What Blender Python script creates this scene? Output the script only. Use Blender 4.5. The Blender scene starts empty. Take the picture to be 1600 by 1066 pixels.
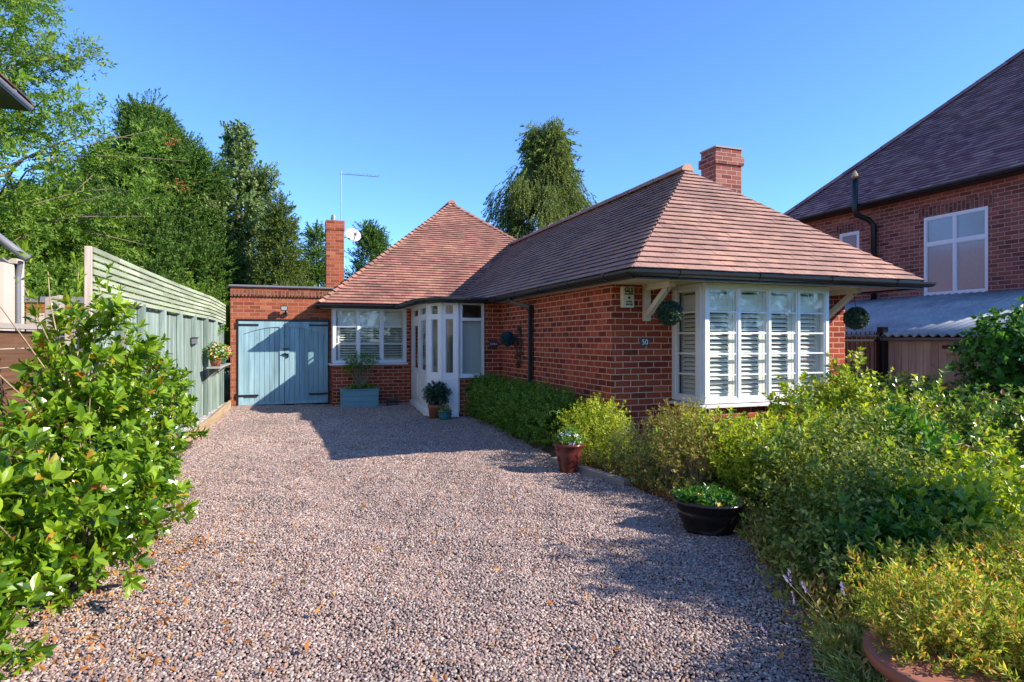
import bpy, math, random
import numpy as np
from mathutils import Vector, Matrix, noise as mnoise

random.seed(7)
RG = np.random.default_rng(11)
C = bpy.context.scene.collection
PI = math.pi

# ------------------------------------------------------------ camera / world / sun / exposure
F_PX, CX, HY, YAW, CAMZ = 955.0, 800.0, 530.0, math.radians(19.7), 1.54
cam_d = bpy.data.cameras.new('camera')
cam = bpy.data.objects.new('camera', cam_d); C.objects.link(cam)
cam_d.sensor_width = 36.0; cam_d.lens = 36.0 * F_PX / 1600.0
cam_d.shift_y = -(533 - HY) / 1600.0
cam_d.clip_start = 0.05; cam_d.clip_end = 2000
cam.location = (0, 0, CAMZ); cam.rotation_euler = (PI / 2, 0, -YAW)
sc = bpy.context.scene
sc.camera = cam
sc.view_settings.view_transform = 'Standard'
sc.view_settings.look = 'None'
sc.view_settings.gamma = 1.0
sc.view_settings.exposure = 1.38
sc.cycles.use_denoising = True; sc.cycles.denoising_prefilter = 'ACCURATE'
sc.cycles.adaptive_threshold = 0.005; sc.cycles.sample_clamp_indirect = 5.0
sc.cycles.max_bounces = 7
sc.cycles.transparent_max_bounces = 10
sc.cycles.caustics_reflective = False
sc.cycles.caustics_refractive = False

SUN = Vector((1.34, -0.92, 1.0)).normalized()          # towards the sun
world = bpy.data.worlds.new("World"); sc.world = world; world.use_nodes = True
wn = world.node_tree.nodes; wl = world.node_tree.links
bg = wn['Background']
sky = wn.new('ShaderNodeTexSky'); sky.sky_type = 'NISHITA'; sky.sun_disc = False
sky.sun_elevation = math.asin(SUN.z); sky.sun_rotation = math.atan2(SUN.x, SUN.y)
sky.altitude = 2200; sky.air_density = 1.0; sky.dust_density = 0.0; sky.ozone_density = 9.5
wl.new(sky.outputs[0], bg.inputs[0]); bg.inputs[1].default_value = 0.142
sun_d = bpy.data.lights.new('sun', 'SUN'); sun_d.energy = 3.4; sun_d.angle = math.radians(0.5)
sun_d.color = (1.0, 0.93, 0.82)
sun = bpy.data.objects.new('sun', sun_d); C.objects.link(sun)
sun.rotation_euler = SUN.to_track_quat('Z', 'Y').to_euler(); sun.location = (20, -14, 20)

_s, _c = math.sin(YAW), math.cos(YAW)
def at(u, v, X=None, Y=None, z=None, Z=None):
    """world point on the ray through photo pixel (u, v), at a given world X, Y, height z or depth Z"""
    d = (u - CX) / F_PX; e = (HY - v) / F_PX
    rx, ry, rz = _s + d * _c, _c - d * _s, e
    if Y is not None: k = Y / ry
    elif X is not None: k = X / rx
    elif z is not None: k = (z - CAMZ) / rz
    else: k = Z
    return Vector((rx * k, ry * k, CAMZ + rz * k))

# ------------------------------------------------------------ mesh builder
LOC = {}
def make_mesh(name, V, counts, idx, frnd=None, smooth=False, uv=True):
    me = bpy.data.meshes.new(name)
    V = np.asarray(V, dtype=np.float32).reshape(-1, 3)
    counts = np.asarray(counts, dtype=np.int32); idx = np.asarray(idx, dtype=np.int32)
    me.vertices.add(len(V)); me.vertices.foreach_set('co', V.ravel())
    me.loops.add(len(idx)); me.loops.foreach_set('vertex_index', idx)
    me.polygons.add(len(counts))
    starts = np.zeros(len(counts), dtype=np.int32); starts[1:] = np.cumsum(counts)[:-1]
    me.polygons.foreach_set('loop_start', starts)
    me.update(calc_edges=True)
    me.polygons.foreach_set('use_smooth', np.full(len(counts), bool(smooth)))
    if frnd is not None:
        a = me.attributes.new('rnd', 'FLOAT', 'FACE'); a.data.foreach_set('value', np.asarray(frnd, dtype=np.float32))
    if uv:
        n = np.zeros(len(counts) * 3, dtype=np.float32); me.polygons.foreach_get('normal', n); n = n.reshape(-1, 3)
        t = np.stack([-n[:, 1], n[:, 0], np.zeros(len(n))], 1)
        L = np.linalg.norm(t, axis=1); flat = L < 0.05
        t[flat] = (1, 0, 0); L[flat] = 1; t /= L[:, None]
        b = np.cross(n, t)
        tl = np.repeat(t, counts, axis=0); bl = np.repeat(b, counts, axis=0); P = V[idx]
        u = np.stack([(P * tl).sum(1), (P * bl).sum(1)], 1).astype(np.float32)
        lay = me.uv_layers.new(name='UVMap'); lay.data.foreach_set('uv', u.ravel())
    return me

class M:
    def __init__(s): s.v = []; s.f = []; s.r = []; s.cuts = []
    def add(s, vs, fs, r=None):
        s.cuts.append((len(s.v), len(s.f)))
        o = len(s.v); s.v.extend([tuple(p) for p in vs])
        if r is None: r = random.random()
        for f in fs: s.f.append([o + i for i in f]); s.r.append(r)
    def box(s, x0, x1, y0, y1, z0, z1, r=None):
        s.add([(x0,y0,z0),(x1,y0,z0),(x1,y1,z0),(x0,y1,z0),(x0,y0,z1),(x1,y0,z1),(x1,y1,z1),(x0,y1,z1)],
              [(0,3,2,1),(4,5,6,7),(0,1,5,4),(1,2,6,5),(2,3,7,6),(3,0,4,7)], r)
    def obox(s, c, a, b, d, r=None):
        c = Vector(c); a = Vector(a); b = Vector(b); d = Vector(d)
        if a.cross(b).dot(d) < 0: a = -a
        s.add([c-a-b-d, c+a-b-d, c+a+b-d, c-a+b-d, c-a-b+d, c+a-b+d, c+a+b+d, c-a+b+d],
              [(0,3,2,1),(4,5,6,7),(0,1,5,4),(1,2,6,5),(2,3,7,6),(3,0,4,7)], r)
    def bar(s, p0, p1, w, h, up=(0,0,1), r=None):
        p0 = Vector(p0); p1 = Vector(p1); d = (p1 - p0); L = d.length; d.normalize()
        side = d.cross(Vector(up))
        if side.length < 1e-4: side = d.cross(Vector((1,0,0)))
        side.normalize(); u2 = side.cross(d)
        s.obox((p0+p1)/2, d*L/2, side*w/2, u2*h/2, r)
    def tube(s, pts, rad, n=8, cap=True, r=None):
        pts = [Vector(p) for p in pts]
        if not isinstance(rad, (list, tuple)): rad = [rad]*len(pts)
        vs = []; prev = None
        for i, p in enumerate(pts):
            d = (pts[min(i+1, len(pts)-1)] - pts[max(i-1, 0)])
            if d.length < 1e-9: d = Vector((0,0,1))
            d.normalize()
            a = prev if prev is not None else (Vector((1,0,0)) if abs(d.x) < 0.8 else Vector((0,1,0)))
            a = (a - d*a.dot(d))
            if a.length < 1e-6: a = d.orthogonal()
            a.normalize(); prev = a; b = d.cross(a)
            for k in range(n):
                t = 2*PI*k/n; vs.append(p + (a*math.cos(t) + b*math.sin(t))*rad[i])
        fs = []
        for i in range(len(pts)-1):
            for k in range(n):
                k2 = (k+1) % n; fs.append((i*n+k, i*n+k2, (i+1)*n+k2, (i+1)*n+k))
        if cap: fs.append(tuple(range(n))[::-1]); fs.append(tuple((len(pts)-1)*n+k for k in range(n)))
        s.add(vs, fs, r)
    def lathe(s, prof, n, c=(0,0,0), sy=1.0, r=None):
        vs = []
        for (rr, z) in prof:
            for k in range(n):
                t = 2*PI*k/n; vs.append((c[0]+rr*math.cos(t), c[1]+rr*math.sin(t)*sy, c[2]+z))
        fs = []
        for i in range(len(prof)-1):
            for k in range(n):
                k2 = (k+1) % n; fs.append((i*n+k, i*n+k2, (i+1)*n+k2, (i+1)*n+k))
        fs.append(tuple(range(n))[::-1]); fs.append(tuple((len(prof)-1)*n+k for k in range(n)))
        s.add(vs, fs, r)
    def ball(s, c, r3, n=16, m=10, r=None):
        prof = []
        if not isinstance(r3, (tuple, list)): r3 = (r3,)*3
        vs = []
        for i in range(m+1):
            ph = PI*(i/m) ; ph = max(0.02, min(PI-0.02, ph))
            for k in range(n):
                t = 2*PI*k/n
                vs.append((c[0]+r3[0]*math.sin(ph)*math.cos(t), c[1]+r3[1]*math.sin(ph)*math.sin(t), c[2]-r3[2]*math.cos(ph)))
        fs = [(i*n+k, i*n+(k+1)%n, (i+1)*n+(k+1)%n, (i+1)*n+k) for i in range(m) for k in range(n)]
        s.add(vs, fs, r)
    def prism(s, poly, z0, z1, r=None):
        n = len(poly)
        s.add([(p[0],p[1],z0) for p in poly]+[(p[0],p[1],z1) for p in poly],
              [tuple(range(n))[::-1], tuple(range(n,2*n))]+[(i,(i+1)%n,n+(i+1)%n,n+i) for i in range(n)], r)
    def wall(s, o, d, nrm, off0, off1, s0, s1, z0, z1, opens=()):
        """slab along horizontal direction d from o, between offsets off0..off1 along nrm, with rectangular openings (s0,s1,z0,z1)"""
        o = Vector((o[0], o[1], 0)); d = Vector((d[0], d[1], 0)).normalized(); nrm = Vector((nrm[0], nrm[1], 0)).normalized()
        S = sorted({s0, s1} | {min(max(q, s0), s1) for w in opens for q in w[:2]})
        Z = sorted({z0, z1} | {min(max(q, z0), z1) for w in opens for q in w[2:4]})
        def solid(i, j):
            if i < 0 or j < 0 or i >= len(S)-1 or j >= len(Z)-1: return False
            sm = (S[i]+S[i+1])/2; zm = (Z[j]+Z[j+1])/2
            return not any(w[0] < sm < w[1] and w[2] < zm < w[3] for w in opens)
        def P(ss, zz, off): return o + d*ss + nrm*off + Vector((0,0,zz))
        flip = d.cross(nrm).z < 0     # then (d, z) seen from nrm is counter-clockwise... keep normals outward
        def quad(a, b, c2, e):
            s.add([a,b,c2,e], [(0,1,2,3) if not flip else (3,2,1,0)], 0.5)
        for i in range(len(S)-1):
            for j in range(len(Z)-1):
                if not solid(i, j): continue
                a, b, lo, hi = S[i], S[i+1], Z[j], Z[j+1]
                quad(P(b,lo,off1), P(a,lo,off1), P(a,hi,off1), P(b,hi,off1))
                quad(P(a,lo,off0), P(b,lo,off0), P(b,hi,off0), P(a,hi,off0))
                if not solid(i-1,j): quad(P(a,lo,off1), P(a,lo,off0), P(a,hi,off0), P(a,hi,off1))
                if not solid(i+1,j): quad(P(b,lo,off0), P(b,lo,off1), P(b,hi,off1), P(b,hi,off0))
                if not solid(i,j-1): quad(P(a,lo,off0), P(a,lo,off1), P(b,lo,off1), P(b,lo,off0))
                if not solid(i,j+1): quad(P(a,hi,off1), P(a,hi,off0), P(b,hi,off0), P(b,hi,off1))
    def sweep(s, path, prof, closed_prof=True, r=None):
        """horizontal path (x,y,z), profile list of (outward, up); outward = right-hand side of travel"""
        path = [Vector(p) for p in path]; n = len(prof); vs = []
        for i, p in enumerate(path):
            a = (path[i]-path[i-1]) if i > 0 else (path[1]-path[0])
            b = (path[i+1]-path[i]) if i < len(path)-1 else a
            na = Vector((a.y, -a.x, 0)).normalized(); nb = Vector((b.y, -b.x, 0)).normalized()
            m = (na+nb); m.normalize(); k = 1/max(0.4, m.dot(na))
            for (q, h) in prof: vs.append(p + m*k*q + Vector((0,0,h)))
        fs = []
        for i in range(len(path)-1):
            for k in range(n if closed_prof else n-1):
                k2 = (k+1) % n; fs.append((i*n+k, (i+1)*n+k, (i+1)*n+k2, i*n+k2))
        if closed_prof:
            fs.append(tuple(range(n))); fs.append(tuple((len(path)-1)*n+k for k in range(n))[::-1])
        s.add(vs, fs, r)
    def build_each(s, name, mat, parent=None, per=1, **kw):
        """every add() (or run of `per` adds) becomes an object of its own"""
        outs = []
        for i in range(0, len(s.cuts), per):
            v0, f0 = s.cuts[i]; v1, f1 = s.cuts[i+per] if i+per < len(s.cuts) else (len(s.v), len(s.f))
            q = M(); q.v = s.v[v0:v1]; q.f = [[a-v0 for a in f] for f in s.f[f0:f1]]; q.r = s.r[f0:f1]
            outs.append(q.build(name, mat, parent, **kw))
        return outs
    def build(s, name, mat, parent=None, smooth=False, bevel=0, loc=None):
        counts = [len(f) for f in s.f]; idx = [i for f in s.f for i in f]
        me = make_mesh(name, s.v, counts, idx, s.r, smooth)
        return link(name, me, mat, parent, bevel, loc, s.v)

def link(name, me, mat, parent=None, bevel=0, loc=None, V=None):
    ob = bpy.data.objects.new(name, me); C.objects.link(ob)
    if mat: me.materials.append(mat)
    if parent is not None:
        L = LOC[parent.name]; ob.parent = parent; LOC[ob.name] = L
    else:
        if loc is None:
            A = np.asarray(V, dtype=np.float32).reshape(-1, 3)
            loc = ((A[:,0].min()+A[:,0].max())/2, (A[:,1].min()+A[:,1].max())/2, A[:,2].min())
        L = Vector(loc); LOC[ob.name] = L; ob.location = L
    me.transform(Matrix.Translation(-L))
    if bevel:
        b = ob.modifiers.new('edge', 'BEVEL'); b.width = bevel; b.segments = 2; b.limit_method = 'ANGLE'
    return ob

def thing(name, label, cat, loc=(0,0,0), group=None):
    o = bpy.data.objects.new(name, None); C.objects.link(o); o.location = loc; LOC[o.name] = Vector(loc)
    o.empty_display_size = 0.2
    return tag(o, label, cat, group)
def tag(o, label=None, cat=None, group=None, kind=None):
    if label: o['label'] = label
    if cat: o['category'] = cat
    if group: o['group'] = group
    if kind: o['kind'] = kind
    return o

# ------------------------------------------------------------ materials
class N:
    def __init__(s, name):
        s.m = bpy.data.materials.new(name); s.m.use_nodes = True; s.t = s.m.node_tree
        s.b = s.t.nodes['Principled BSDF']; s.out = s.t.nodes['Material Output']
    def n(s, typ, **kw):
        x = s.t.nodes.new('ShaderNode'+typ)
        for k, v in kw.items(): setattr(x, k, v)
        return x
    def l(s, a, b): s.t.links.new(a, b)
    def setb(s, **kw):
        for k, v in kw.items(): s.b.inputs[k.replace('_', ' ')].default_value = v
    def ramp(s, fac, stops, interp='LINEAR'):
        r = s.n('ValToRGB'); r.color_ramp.interpolation = interp
        e = r.color_ramp.elements
        while len(e) < len(stops): e.new(0.5)
        for i, (p, c) in enumerate(stops): e[i].position = p; e[i].color = (*c, 1)
        s.l(fac, r.inputs[0]); return r.outputs[0]
    def noise(s, scale, detail=3, vec=None, rough=0.5):
        x = s.n('TexNoise'); x.inputs['Scale'].default_value = scale; x.inputs['Detail'].default_value = detail
        x.inputs['Roughness'].default_value = rough
        if vec is not None: s.l(vec, x.inputs['Vector'])
        return x.outputs['Fac']
    def mix(s, a, b, fac, blend='MIX'):
        x = s.n('Mix', data_type='RGBA', blend_type=blend)
        for q, i in ((fac, 0), (a, 6), (b, 7)):
            if isinstance(q, (int, float)): x.inputs[i].default_value = q
            elif isinstance(q, tuple): x.inputs[i].default_value = (*q, 1)
            else: s.l(q, x.inputs[i])
        return x.outputs[2]
    def math(s, op, a, b=0.0):
        x = s.n('Math', operation=op)
        for q, i in ((a, 0), (b, 1)):
            if isinstance(q, (int, float)): x.inputs[i].default_value = q
            else: s.l(q, x.inputs[i])
        return x.outputs[0]
    def bump(s, h, strength=0.5, dist=0.01):
        x = s.n('Bump'); x.inputs['Strength'].default_value = strength; x.inputs['Distance'].default_value = dist
        s.l(h, x.inputs['Height']); s.l(x.outputs[0], s.b.inputs['Normal'])
    def coord(s, which='Object'): return s.n('TexCoord').outputs[which]
    def geo(s): return s.n('NewGeometry').outputs['Position']
    def attr(s, a='rnd'): x = s.n('Attribute'); x.attribute_name = a; return x.outputs['Fac']

def brick_mat(name, c1, c2, c3, mortar, rot=False, w=0.235, h=0.0825):
    k = N(name); uv = k.coord('UV')
    if rot:
        mp = k.n('Mapping'); mp.inputs['Rotation'].default_value = (0, 0, PI/2); k.l(uv, mp.inputs[0]); uv = mp.outputs[0]
    # wobble the joints a little
    nz = k.n('TexNoise'); nz.inputs['Scale'].default_value = 9; k.l(uv, nz.inputs['Vector'])
    va = k.n('VectorMath', operation='SUBTRACT'); k.l(nz.outputs['Color'], va.inputs[0]); va.inputs[1].default_value = (.5,.5,.5)
    vs = k.n('VectorMath', operation='SCALE'); k.l(va.outputs[0], vs.inputs[0]); vs.inputs['Scale'].default_value = 0.010
    vv = k.n('VectorMath', operation='ADD'); k.l(uv, vv.inputs[0]); k.l(vs.outputs[0], vv.inputs[1])
    br = k.n('TexBrick'); br.offset = 0.5; br.squash = 1
    k.l(vv.outputs[0], br.inputs['Vector'])
    for q, v in (('Scale', 1), ('Mortar Size', 0.008), ('Mortar Smooth', 0.25), ('Bias', 0.0), ('Brick Width', w), ('Row Height', h)):
        br.inputs[q].default_value = v
    br.inputs['Color1'].default_value = (0,0,0,1); br.inputs['Color2'].default_value = (1,1,1,1); br.inputs['Mortar'].default_value = (.5,.5,.5,1)
    base = k.ramp(br.outputs['Color'], [(0.0, c1), (0.45, c2), (0.8, c2), (1.0, c3)])
    n1 = k.noise(2.2, 4, uv); n2 = k.noise(45, 5, uv, .65)
    base = k.mix(base, k.ramp(n2, [(0.3, (0.35,0.35,0.35)), (0.62, (1.25,1.2,1.15))]), 0.55, 'MULTIPLY')
    base = k.mix(base, k.ramp(n1, [(0.35, (0.72,0.7,0.7)), (0.7, (1.1,1.08,1.05))]), 0.7, 'MULTIPLY')
    mo = k.mix(mortar, tuple(x*0.78 for x in mortar), k.noise(30, 3, uv))
    k.l(k.mix(base, mo, br.outputs['Fac']), k.b.inputs['Base Color'])
    hgt = k.math('ADD', k.math('MULTIPLY', k.math('SUBTRACT', 1.0, br.outputs['Fac']), 1.0), k.math('MULTIPLY', n2, 0.55))
    k.bump(hgt, 0.9, 0.007); k.setb(Roughness=0.9); k.b.inputs['Specular IOR Level'].default_value = 0.2
    return k.m

BRICK = brick_mat('red brick', (0.17,0.033,0.020), (0.37,0.068,0.030), (0.48,0.12,0.05), (0.66,0.38,0.27))
SOLDIER = brick_mat('soldier brick', (0.14,0.06,0.04), (0.25,0.09,0.05), (0.33,0.14,0.09), (0.36,0.2,0.13), rot=True)
BRICK_N = brick_mat('plum brick', (0.17,0.05,0.045), (0.31,0.10,0.075), (0.40,0.16,0.12), (0.46,0.32,0.25))
SOLDIER_N = brick_mat('plum soldier', (0.13,0.04,0.04), (0.22,0.075,0.06), (0.30,0.12,0.095), (0.33,0.24,0.2), rot=True)
BRICK_C = brick_mat('orange brick', (0.24,0.06,0.03), (0.42,0.11,0.05), (0.50,0.17,0.09), (0.42,0.24,0.16))

def tile_mat(name, stops, moss=0.3):
    k = N(name); r = k.attr(); p = k.geo()
    col = k.ramp(r, stops)
    n1 = k.noise(0.9, 5, p, .6); n2 = k.noise(60, 4, p)
    col = k.mix(col, k.ramp(n1, [(0.32,(0.6,0.6,0.66)), (0.62,(1.08,1.06,1.04))]), 0.8, 'MULTIPLY')
    col = k.mix(col, k.ramp(n2, [(0.3,(0.6,0.6,0.6)), (0.7,(1.25,1.25,1.25))]), 0.6, 'MULTIPLY')
    lich = k.ramp(k.noise(14, 6, p, .7), [(0.64,(0,0,0)), (0.72,(1,1,1))])
    col = k.mix(col, (0.33,0.30,0.24), k.math('MULTIPLY', lich, moss))
    k.l(col, k.b.inputs['Base Color']); k.bump(n2, 0.5, 0.006); k.setb(Roughness=0.82); k.b.inputs['Specular IOR Level'].default_value = 0.25
    return k.m
TILE = tile_mat('clay roof tile', [(0.0,(0.34,0.195,0.155)), (0.3,(0.40,0.228,0.175)), (0.88,(0.44,0.25,0.19)), (1.0,(0.50,0.28,0.19))])
TILE_O = tile_mat('orange roof tile', [(0.0,(0.29,0.14,0.11)), (0.4,(0.37,0.17,0.125)), (0.8,(0.42,0.20,0.145)), (1.0,(0.48,0.24,0.16))])
TILE_N = tile_mat('plum roof tile', [(0.0,(0.20,0.10,0.11)), (0.5,(0.30,0.155,0.16)), (1.0,(0.40,0.24,0.23))], 0.8)

def paint(name, col, rough=0.45, grain=0.06, dirt=0.25, scale=25, spec=0.5, metal=0.0, bumpd=0.001, edge=None):
    k = N(name); p = k.geo()
    n1 = k.noise(scale, 5, p, .65); n0 = k.noise(1.7, 4, p)
    c = k.mix(col, tuple(x*(1-grain*3) for x in col), n1)
    c = k.mix(c, tuple(x*0.62 for x in col), k.math('MULTIPLY', k.ramp(n0, [(0.45,(0,0,0)), (0.75,(1,1,1))]), dirt))
    k.l(c, k.b.inputs['Base Color']); k.setb(Roughness=rough, Metallic=metal); k.b.inputs['Specular IOR Level'].default_value = spec
    k.bump(n1, 0.4, bumpd)
    return k.m
WHITE = paint('white painted frame', (0.78,0.78,0.79), 0.35, 0.02, 0.12)
CREAM = paint('cream painted timber', (0.66,0.60,0.48), 0.5, 0.03, 0.25)
BLACK = paint('black plastic gutter', (0.022,0.023,0.026), 0.35, 0.1, 0.4)
IRON = paint('black iron', (0.012,0.012,0.013), 0.45, 0.1, 0.3)
SHUT = paint('cream shutter', (0.84,0.83,0.76), 0.45, 0.02, 0.1)
LEAD = paint('grey lead coping', (0.20,0.20,0.22), 0.6, 0.08, 0.4)
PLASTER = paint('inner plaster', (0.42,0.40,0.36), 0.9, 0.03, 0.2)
PLANTER = paint('blue green planter paint', (0.20,0.38,0.42), 0.7, 0.12, 0.6, 40)
RENDER = paint('pebbledash render', (0.62,0.54,0.46), 0.95, 0.1, 0.3, 90, 0.2, 0, 0.006)
CONCRETE = paint('concrete', (0.42,0.36,0.32), 0.9, 0.1, 0.4, 40, 0.2, 0, 0.003)
TERRA = paint('terracotta', (0.36,0.125,0.07), 0.8, 0.08, 0.5, 30)
TERRA_D = paint('glazed oxblood pot', (0.13,0.028,0.022), 0.22, 0.1, 0.4, 30)
TEAL = paint('glazed teal pot', (0.05,0.22,0.21), 0.25, 0.1, 0.4, 30)
BOWL = paint('black brown glaze', (0.022,0.014,0.011), 0.22, 0.1, 0.4, 30)
METAL = paint('galvanised metal', (0.45,0.46,0.47), 0.4, 0.05, 0.3, 30, 0.5, 0.7)
DISHM = paint('grey dish', (0.52,0.48,0.46), 0.5, 0.03, 0.2)
SIGN = paint('slate sign', (0.05,0.055,0.07), 0.5, 0.05, 0.2)
LETTER = paint('white lettering', (0.8,0.8,0.8), 0.5, 0.0, 0.0)
LETTER_D = paint('dark lettering', (0.03,0.03,0.035), 0.5, 0.0, 0.0)
ALARM = paint('yellowed plastic', (0.68,0.63,0.47), 0.45, 0.02, 0.25)
BARK = paint('bark', (0.16,0.115,0.08), 0.95, 0.15, 0.5, 18, 0.1, 0, 0.02)
BARK_P = paint('pale twig bark', (0.30,0.23,0.15), 0.9, 0.1, 0.4, 30, 0.2, 0, 0.004)
STEM_G = paint('green brown stem', (0.16,0.15,0.06), 0.8, 0.1, 0.3)
DRYSTEM = paint('dry stem', (0.30,0.19,0.10), 0.9, 0.1, 0.3)
PETAL_W = paint('white petal', (0.8,0.8,0.76), 0.6, 0.0, 0.0)
PETAL_M = paint('magenta petal', (0.62,0.03,0.30), 0.6, 0.0, 0.0)
PETAL_Y = paint('yellow petal', (0.8,0.42,0.03), 0.6, 0.0, 0.0)
PETAL_L = paint('lavender petal', (0.16,0.12,0.24), 0.7, 0.0, 0.0)
PETAL_P = paint('pink petal', (0.62,0.26,0.30), 0.6, 0.0, 0.0)

def wood_mat(name, c1, c2, vert=True, boards=None, rough=0.8, knots=0.4, vary=(0.78,1.12)):
    """boards = board width in metres along the horizontal (vert) or vertical (not vert) UV axis"""
    k = N(name); uv = k.coord('UV')
    mp = k.n('Mapping'); mp.inputs['Scale'].default_value = (38, 1.6, 1) if vert else (1.6, 38, 1); k.l(uv, mp.inputs[0])
    g = k.noise(1.0, 6, mp.outputs[0], .6)
    mp2 = k.n('Mapping'); mp2.inputs['Scale'].default_value = (7, 0.8, 1) if vert else (0.8, 7, 1); k.l(uv, mp2.inputs[0])
    g2 = k.noise(1.0, 3, mp2.outputs[0])
    c = k.mix(k.ramp(g, [(0.3, c1), (0.7, c2)]), k.ramp(g2, [(0.3,(0.65,0.65,0.65)), (0.7,(1.15,1.15,1.15))]), 0.8, 'MULTIPLY')
    c = k.mix(c, k.ramp(k.attr(), [(0,(vary[0],)*3), (1,(vary[1],)*3)]), 1.0, 'MULTIPLY')
    kn = k.ramp(k.noise(5.5, 2, uv), [(0.70,(0,0,0)), (0.76,(1,1,1))])
    c = k.mix(c, tuple(x*0.35 for x in c1), k.math('MULTIPLY', kn, knots))
    k.l(c, k.b.inputs['Base Color']); k.setb(Roughness=rough); k.bump(g, 0.5, 0.003); k.b.inputs['Specular IOR Level'].default_value = 0.25
    return k.m
SAGE = wood_mat('sage stained fence', (0.17,0.23,0.20), (0.40,0.48,0.41), vary=(0.62,1.12))
SAGE_T = wood_mat('sage stained slats', (0.34,0.38,0.25), (0.50,0.53,0.38), vert=False)
DOORP = wood_mat('duck egg painted door', (0.24,0.40,0.45), (0.34,0.50,0.55), rough=0.6, knots=0.25, vary=(0.82,1.08))
BROWNW = wood_mat('brown fence boards', (0.12,0.055,0.03), (0.22,0.11,0.06), vert=False)
ORANGEW = wood_mat('orange fence boards', (0.32,0.12,0.03), (0.48,0.20,0.06), vert=False)
GREYBR = wood_mat('weathered boards', (0.40,0.32,0.26), (0.62,0.51,0.42))
PALEW = wood_mat('pale timber', (0.38,0.26,0.15), (0.55,0.40,0.25), vert=False)
DRIFT = wood_mat('weathered grey shelf', (0.30,0.27,0.24), (0.44,0.40,0.36), vert=False)

def glass_mat(name, tint=(1,1,1), ior=1.5, rough=0.0, frost=None):
    k = N(name)
    gl = k.n('BsdfGlossy'); gl.inputs['Roughness'].default_value = rough; gl.inputs['Color'].default_value = (1,1,1,1)
    tr = k.n('BsdfTransparent'); tr.inputs['Color'].default_value = (*tint, 1)
    lw = k.n('LayerWeight'); lw.inputs['Blend'].default_value = 0.5       # same from both sides of the pane
    mx = k.n('MixShader'); f2 = k.math('ADD', k.math('MULTIPLY', k.math('POWER', lw.outputs['Facing'], 4.5), 0.85), 0.06)
    k.l(f2, mx.inputs[0]); k.l(gl.outputs[0], mx.inputs[2])
    if frost:
        d = k.n('BsdfPrincipled'); d.inputs['Base Color'].default_value = (*frost, 1); d.inputs['Roughness'].default_value = 0.25
        k.t.links.new(k.ramp(k.noise(90, 4, k.geo()), [(0.3, tuple(x*.75 for x in frost)), (0.7, tuple(x*1.15 for x in frost))]), d.inputs['Base Color'])
        k.l(d.outputs[0], mx.inputs[1]); gl.inputs['Roughness'].default_value = 0.12
    else: k.l(tr.outputs[0], mx.inputs[1])
    k.l(mx.outputs[0], k.out.inputs['Surface']); return k.m
GLASS = glass_mat('window glass', (0.95,0.98,0.965), 1.5)
FROST = glass_mat('obscured glass', ior=1.5, frost=(0.24,0.25,0.27))

def leaf_mat(name, stops, rough=0.42, trans=0.35, tcol=1.5, spec=0.4, nscale=1.3):
    k = N(name); r = k.attr(); p = k.geo()
    c = k.ramp(r, stops)
    c = k.mix(c, k.ramp(k.noise(nscale, 2, p), [(0.35,(0.75,0.8,0.75)), (0.68,(1.2,1.15,1.05))]), 0.7, 'MULTIPLY')
    k.l(c, k.b.inputs['Base Color']); k.setb(Roughness=rough); k.b.inputs['Specular IOR Level'].default_value = spec
    t = k.n('BsdfTranslucent'); tc = k.mix(c, (tcol, tcol*1.02, tcol*0.35), 1.0, 'MULTIPLY'); k.l(tc, t.inputs['Color'])
    mx = k.n('MixShader'); mx.inputs[0].default_value = trans
    k.l(k.b.outputs[0], mx.inputs[1]); k.l(t.outputs[0], mx.inputs[2]); k.l(mx.outputs[0], k.out.inputs['Surface'])
    return k.m
L_LAUREL = leaf_mat('glossy laurel leaf', [(0,(0.04,0.10,0.010)), (0.4,(0.14,0.25,0.015)), (0.93,(0.30,0.42,0.03)), (0.965,(0.30,0.30,0.03)), (0.985,(0.45,0.28,0.03)), (1,(0.40,0.10,0.02))], 0.24, 0.34, 1.9, 0.55, 3)
L_ASH = leaf_mat('ash leaf', [(0,(0.08,0.16,0.022)), (0.6,(0.17,0.28,0.035)), (0.95,(0.23,0.33,0.05)), (1,(0.36,0.34,0.04))], 0.5, 0.4, 1.6, .3)
L_CON = leaf_mat('dark conifer', [(0,(0.03,0.07,0.014)), (0.6,(0.085,0.165,0.030)), (1,(0.19,0.30,0.05))], 0.6, 0.28, 1.2, .2)
L_CON2 = leaf_mat('olive conifer', [(0,(0.05,0.085,0.018)), (0.6,(0.12,0.17,0.03)), (1,(0.22,0.26,0.05))], 0.6, 0.25, 1.3, .2)
L_POP = leaf_mat('poplar leaf', [(0,(0.08,0.13,0.035)), (0.6,(0.16,0.23,0.07)), (1,(0.32,0.38,0.17))], 0.45, 0.35, 1.4, .35)
L_HANG = leaf_mat('weeping conifer', [(0,(0.05,0.08,0.02)), (0.55,(0.14,0.19,0.045)), (1,(0.34,0.36,0.11))], 0.6, 0.25, 1.3, .2)
L_HEDGE = leaf_mat('small hedge leaf', [(0,(0.05,0.13,0.015)), (0.6,(0.13,0.27,0.03)), (1,(0.30,0.42,0.06))], 0.45, 0.3, 1.5, .35, 2.5)
L_LIME = leaf_mat('lime leaf', [(0,(0.14,0.22,0.02)), (0.45,(0.34,0.42,0.03)), (0.94,(0.55,0.56,0.05)), (1,(0.42,0.30,0.05))], 0.4, 0.4, 1.6, .4, 2)
L_ROSE = leaf_mat('rose leaf', [(0,(0.06,0.14,0.022)), (0.5,(0.14,0.26,0.04)), (0.85,(0.28,0.38,0.06)), (0.95,(0.30,0.20,0.06)), (1,(0.34,0.10,0.04))], 0.32, 0.3, 1.5, .5, 2)
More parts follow.
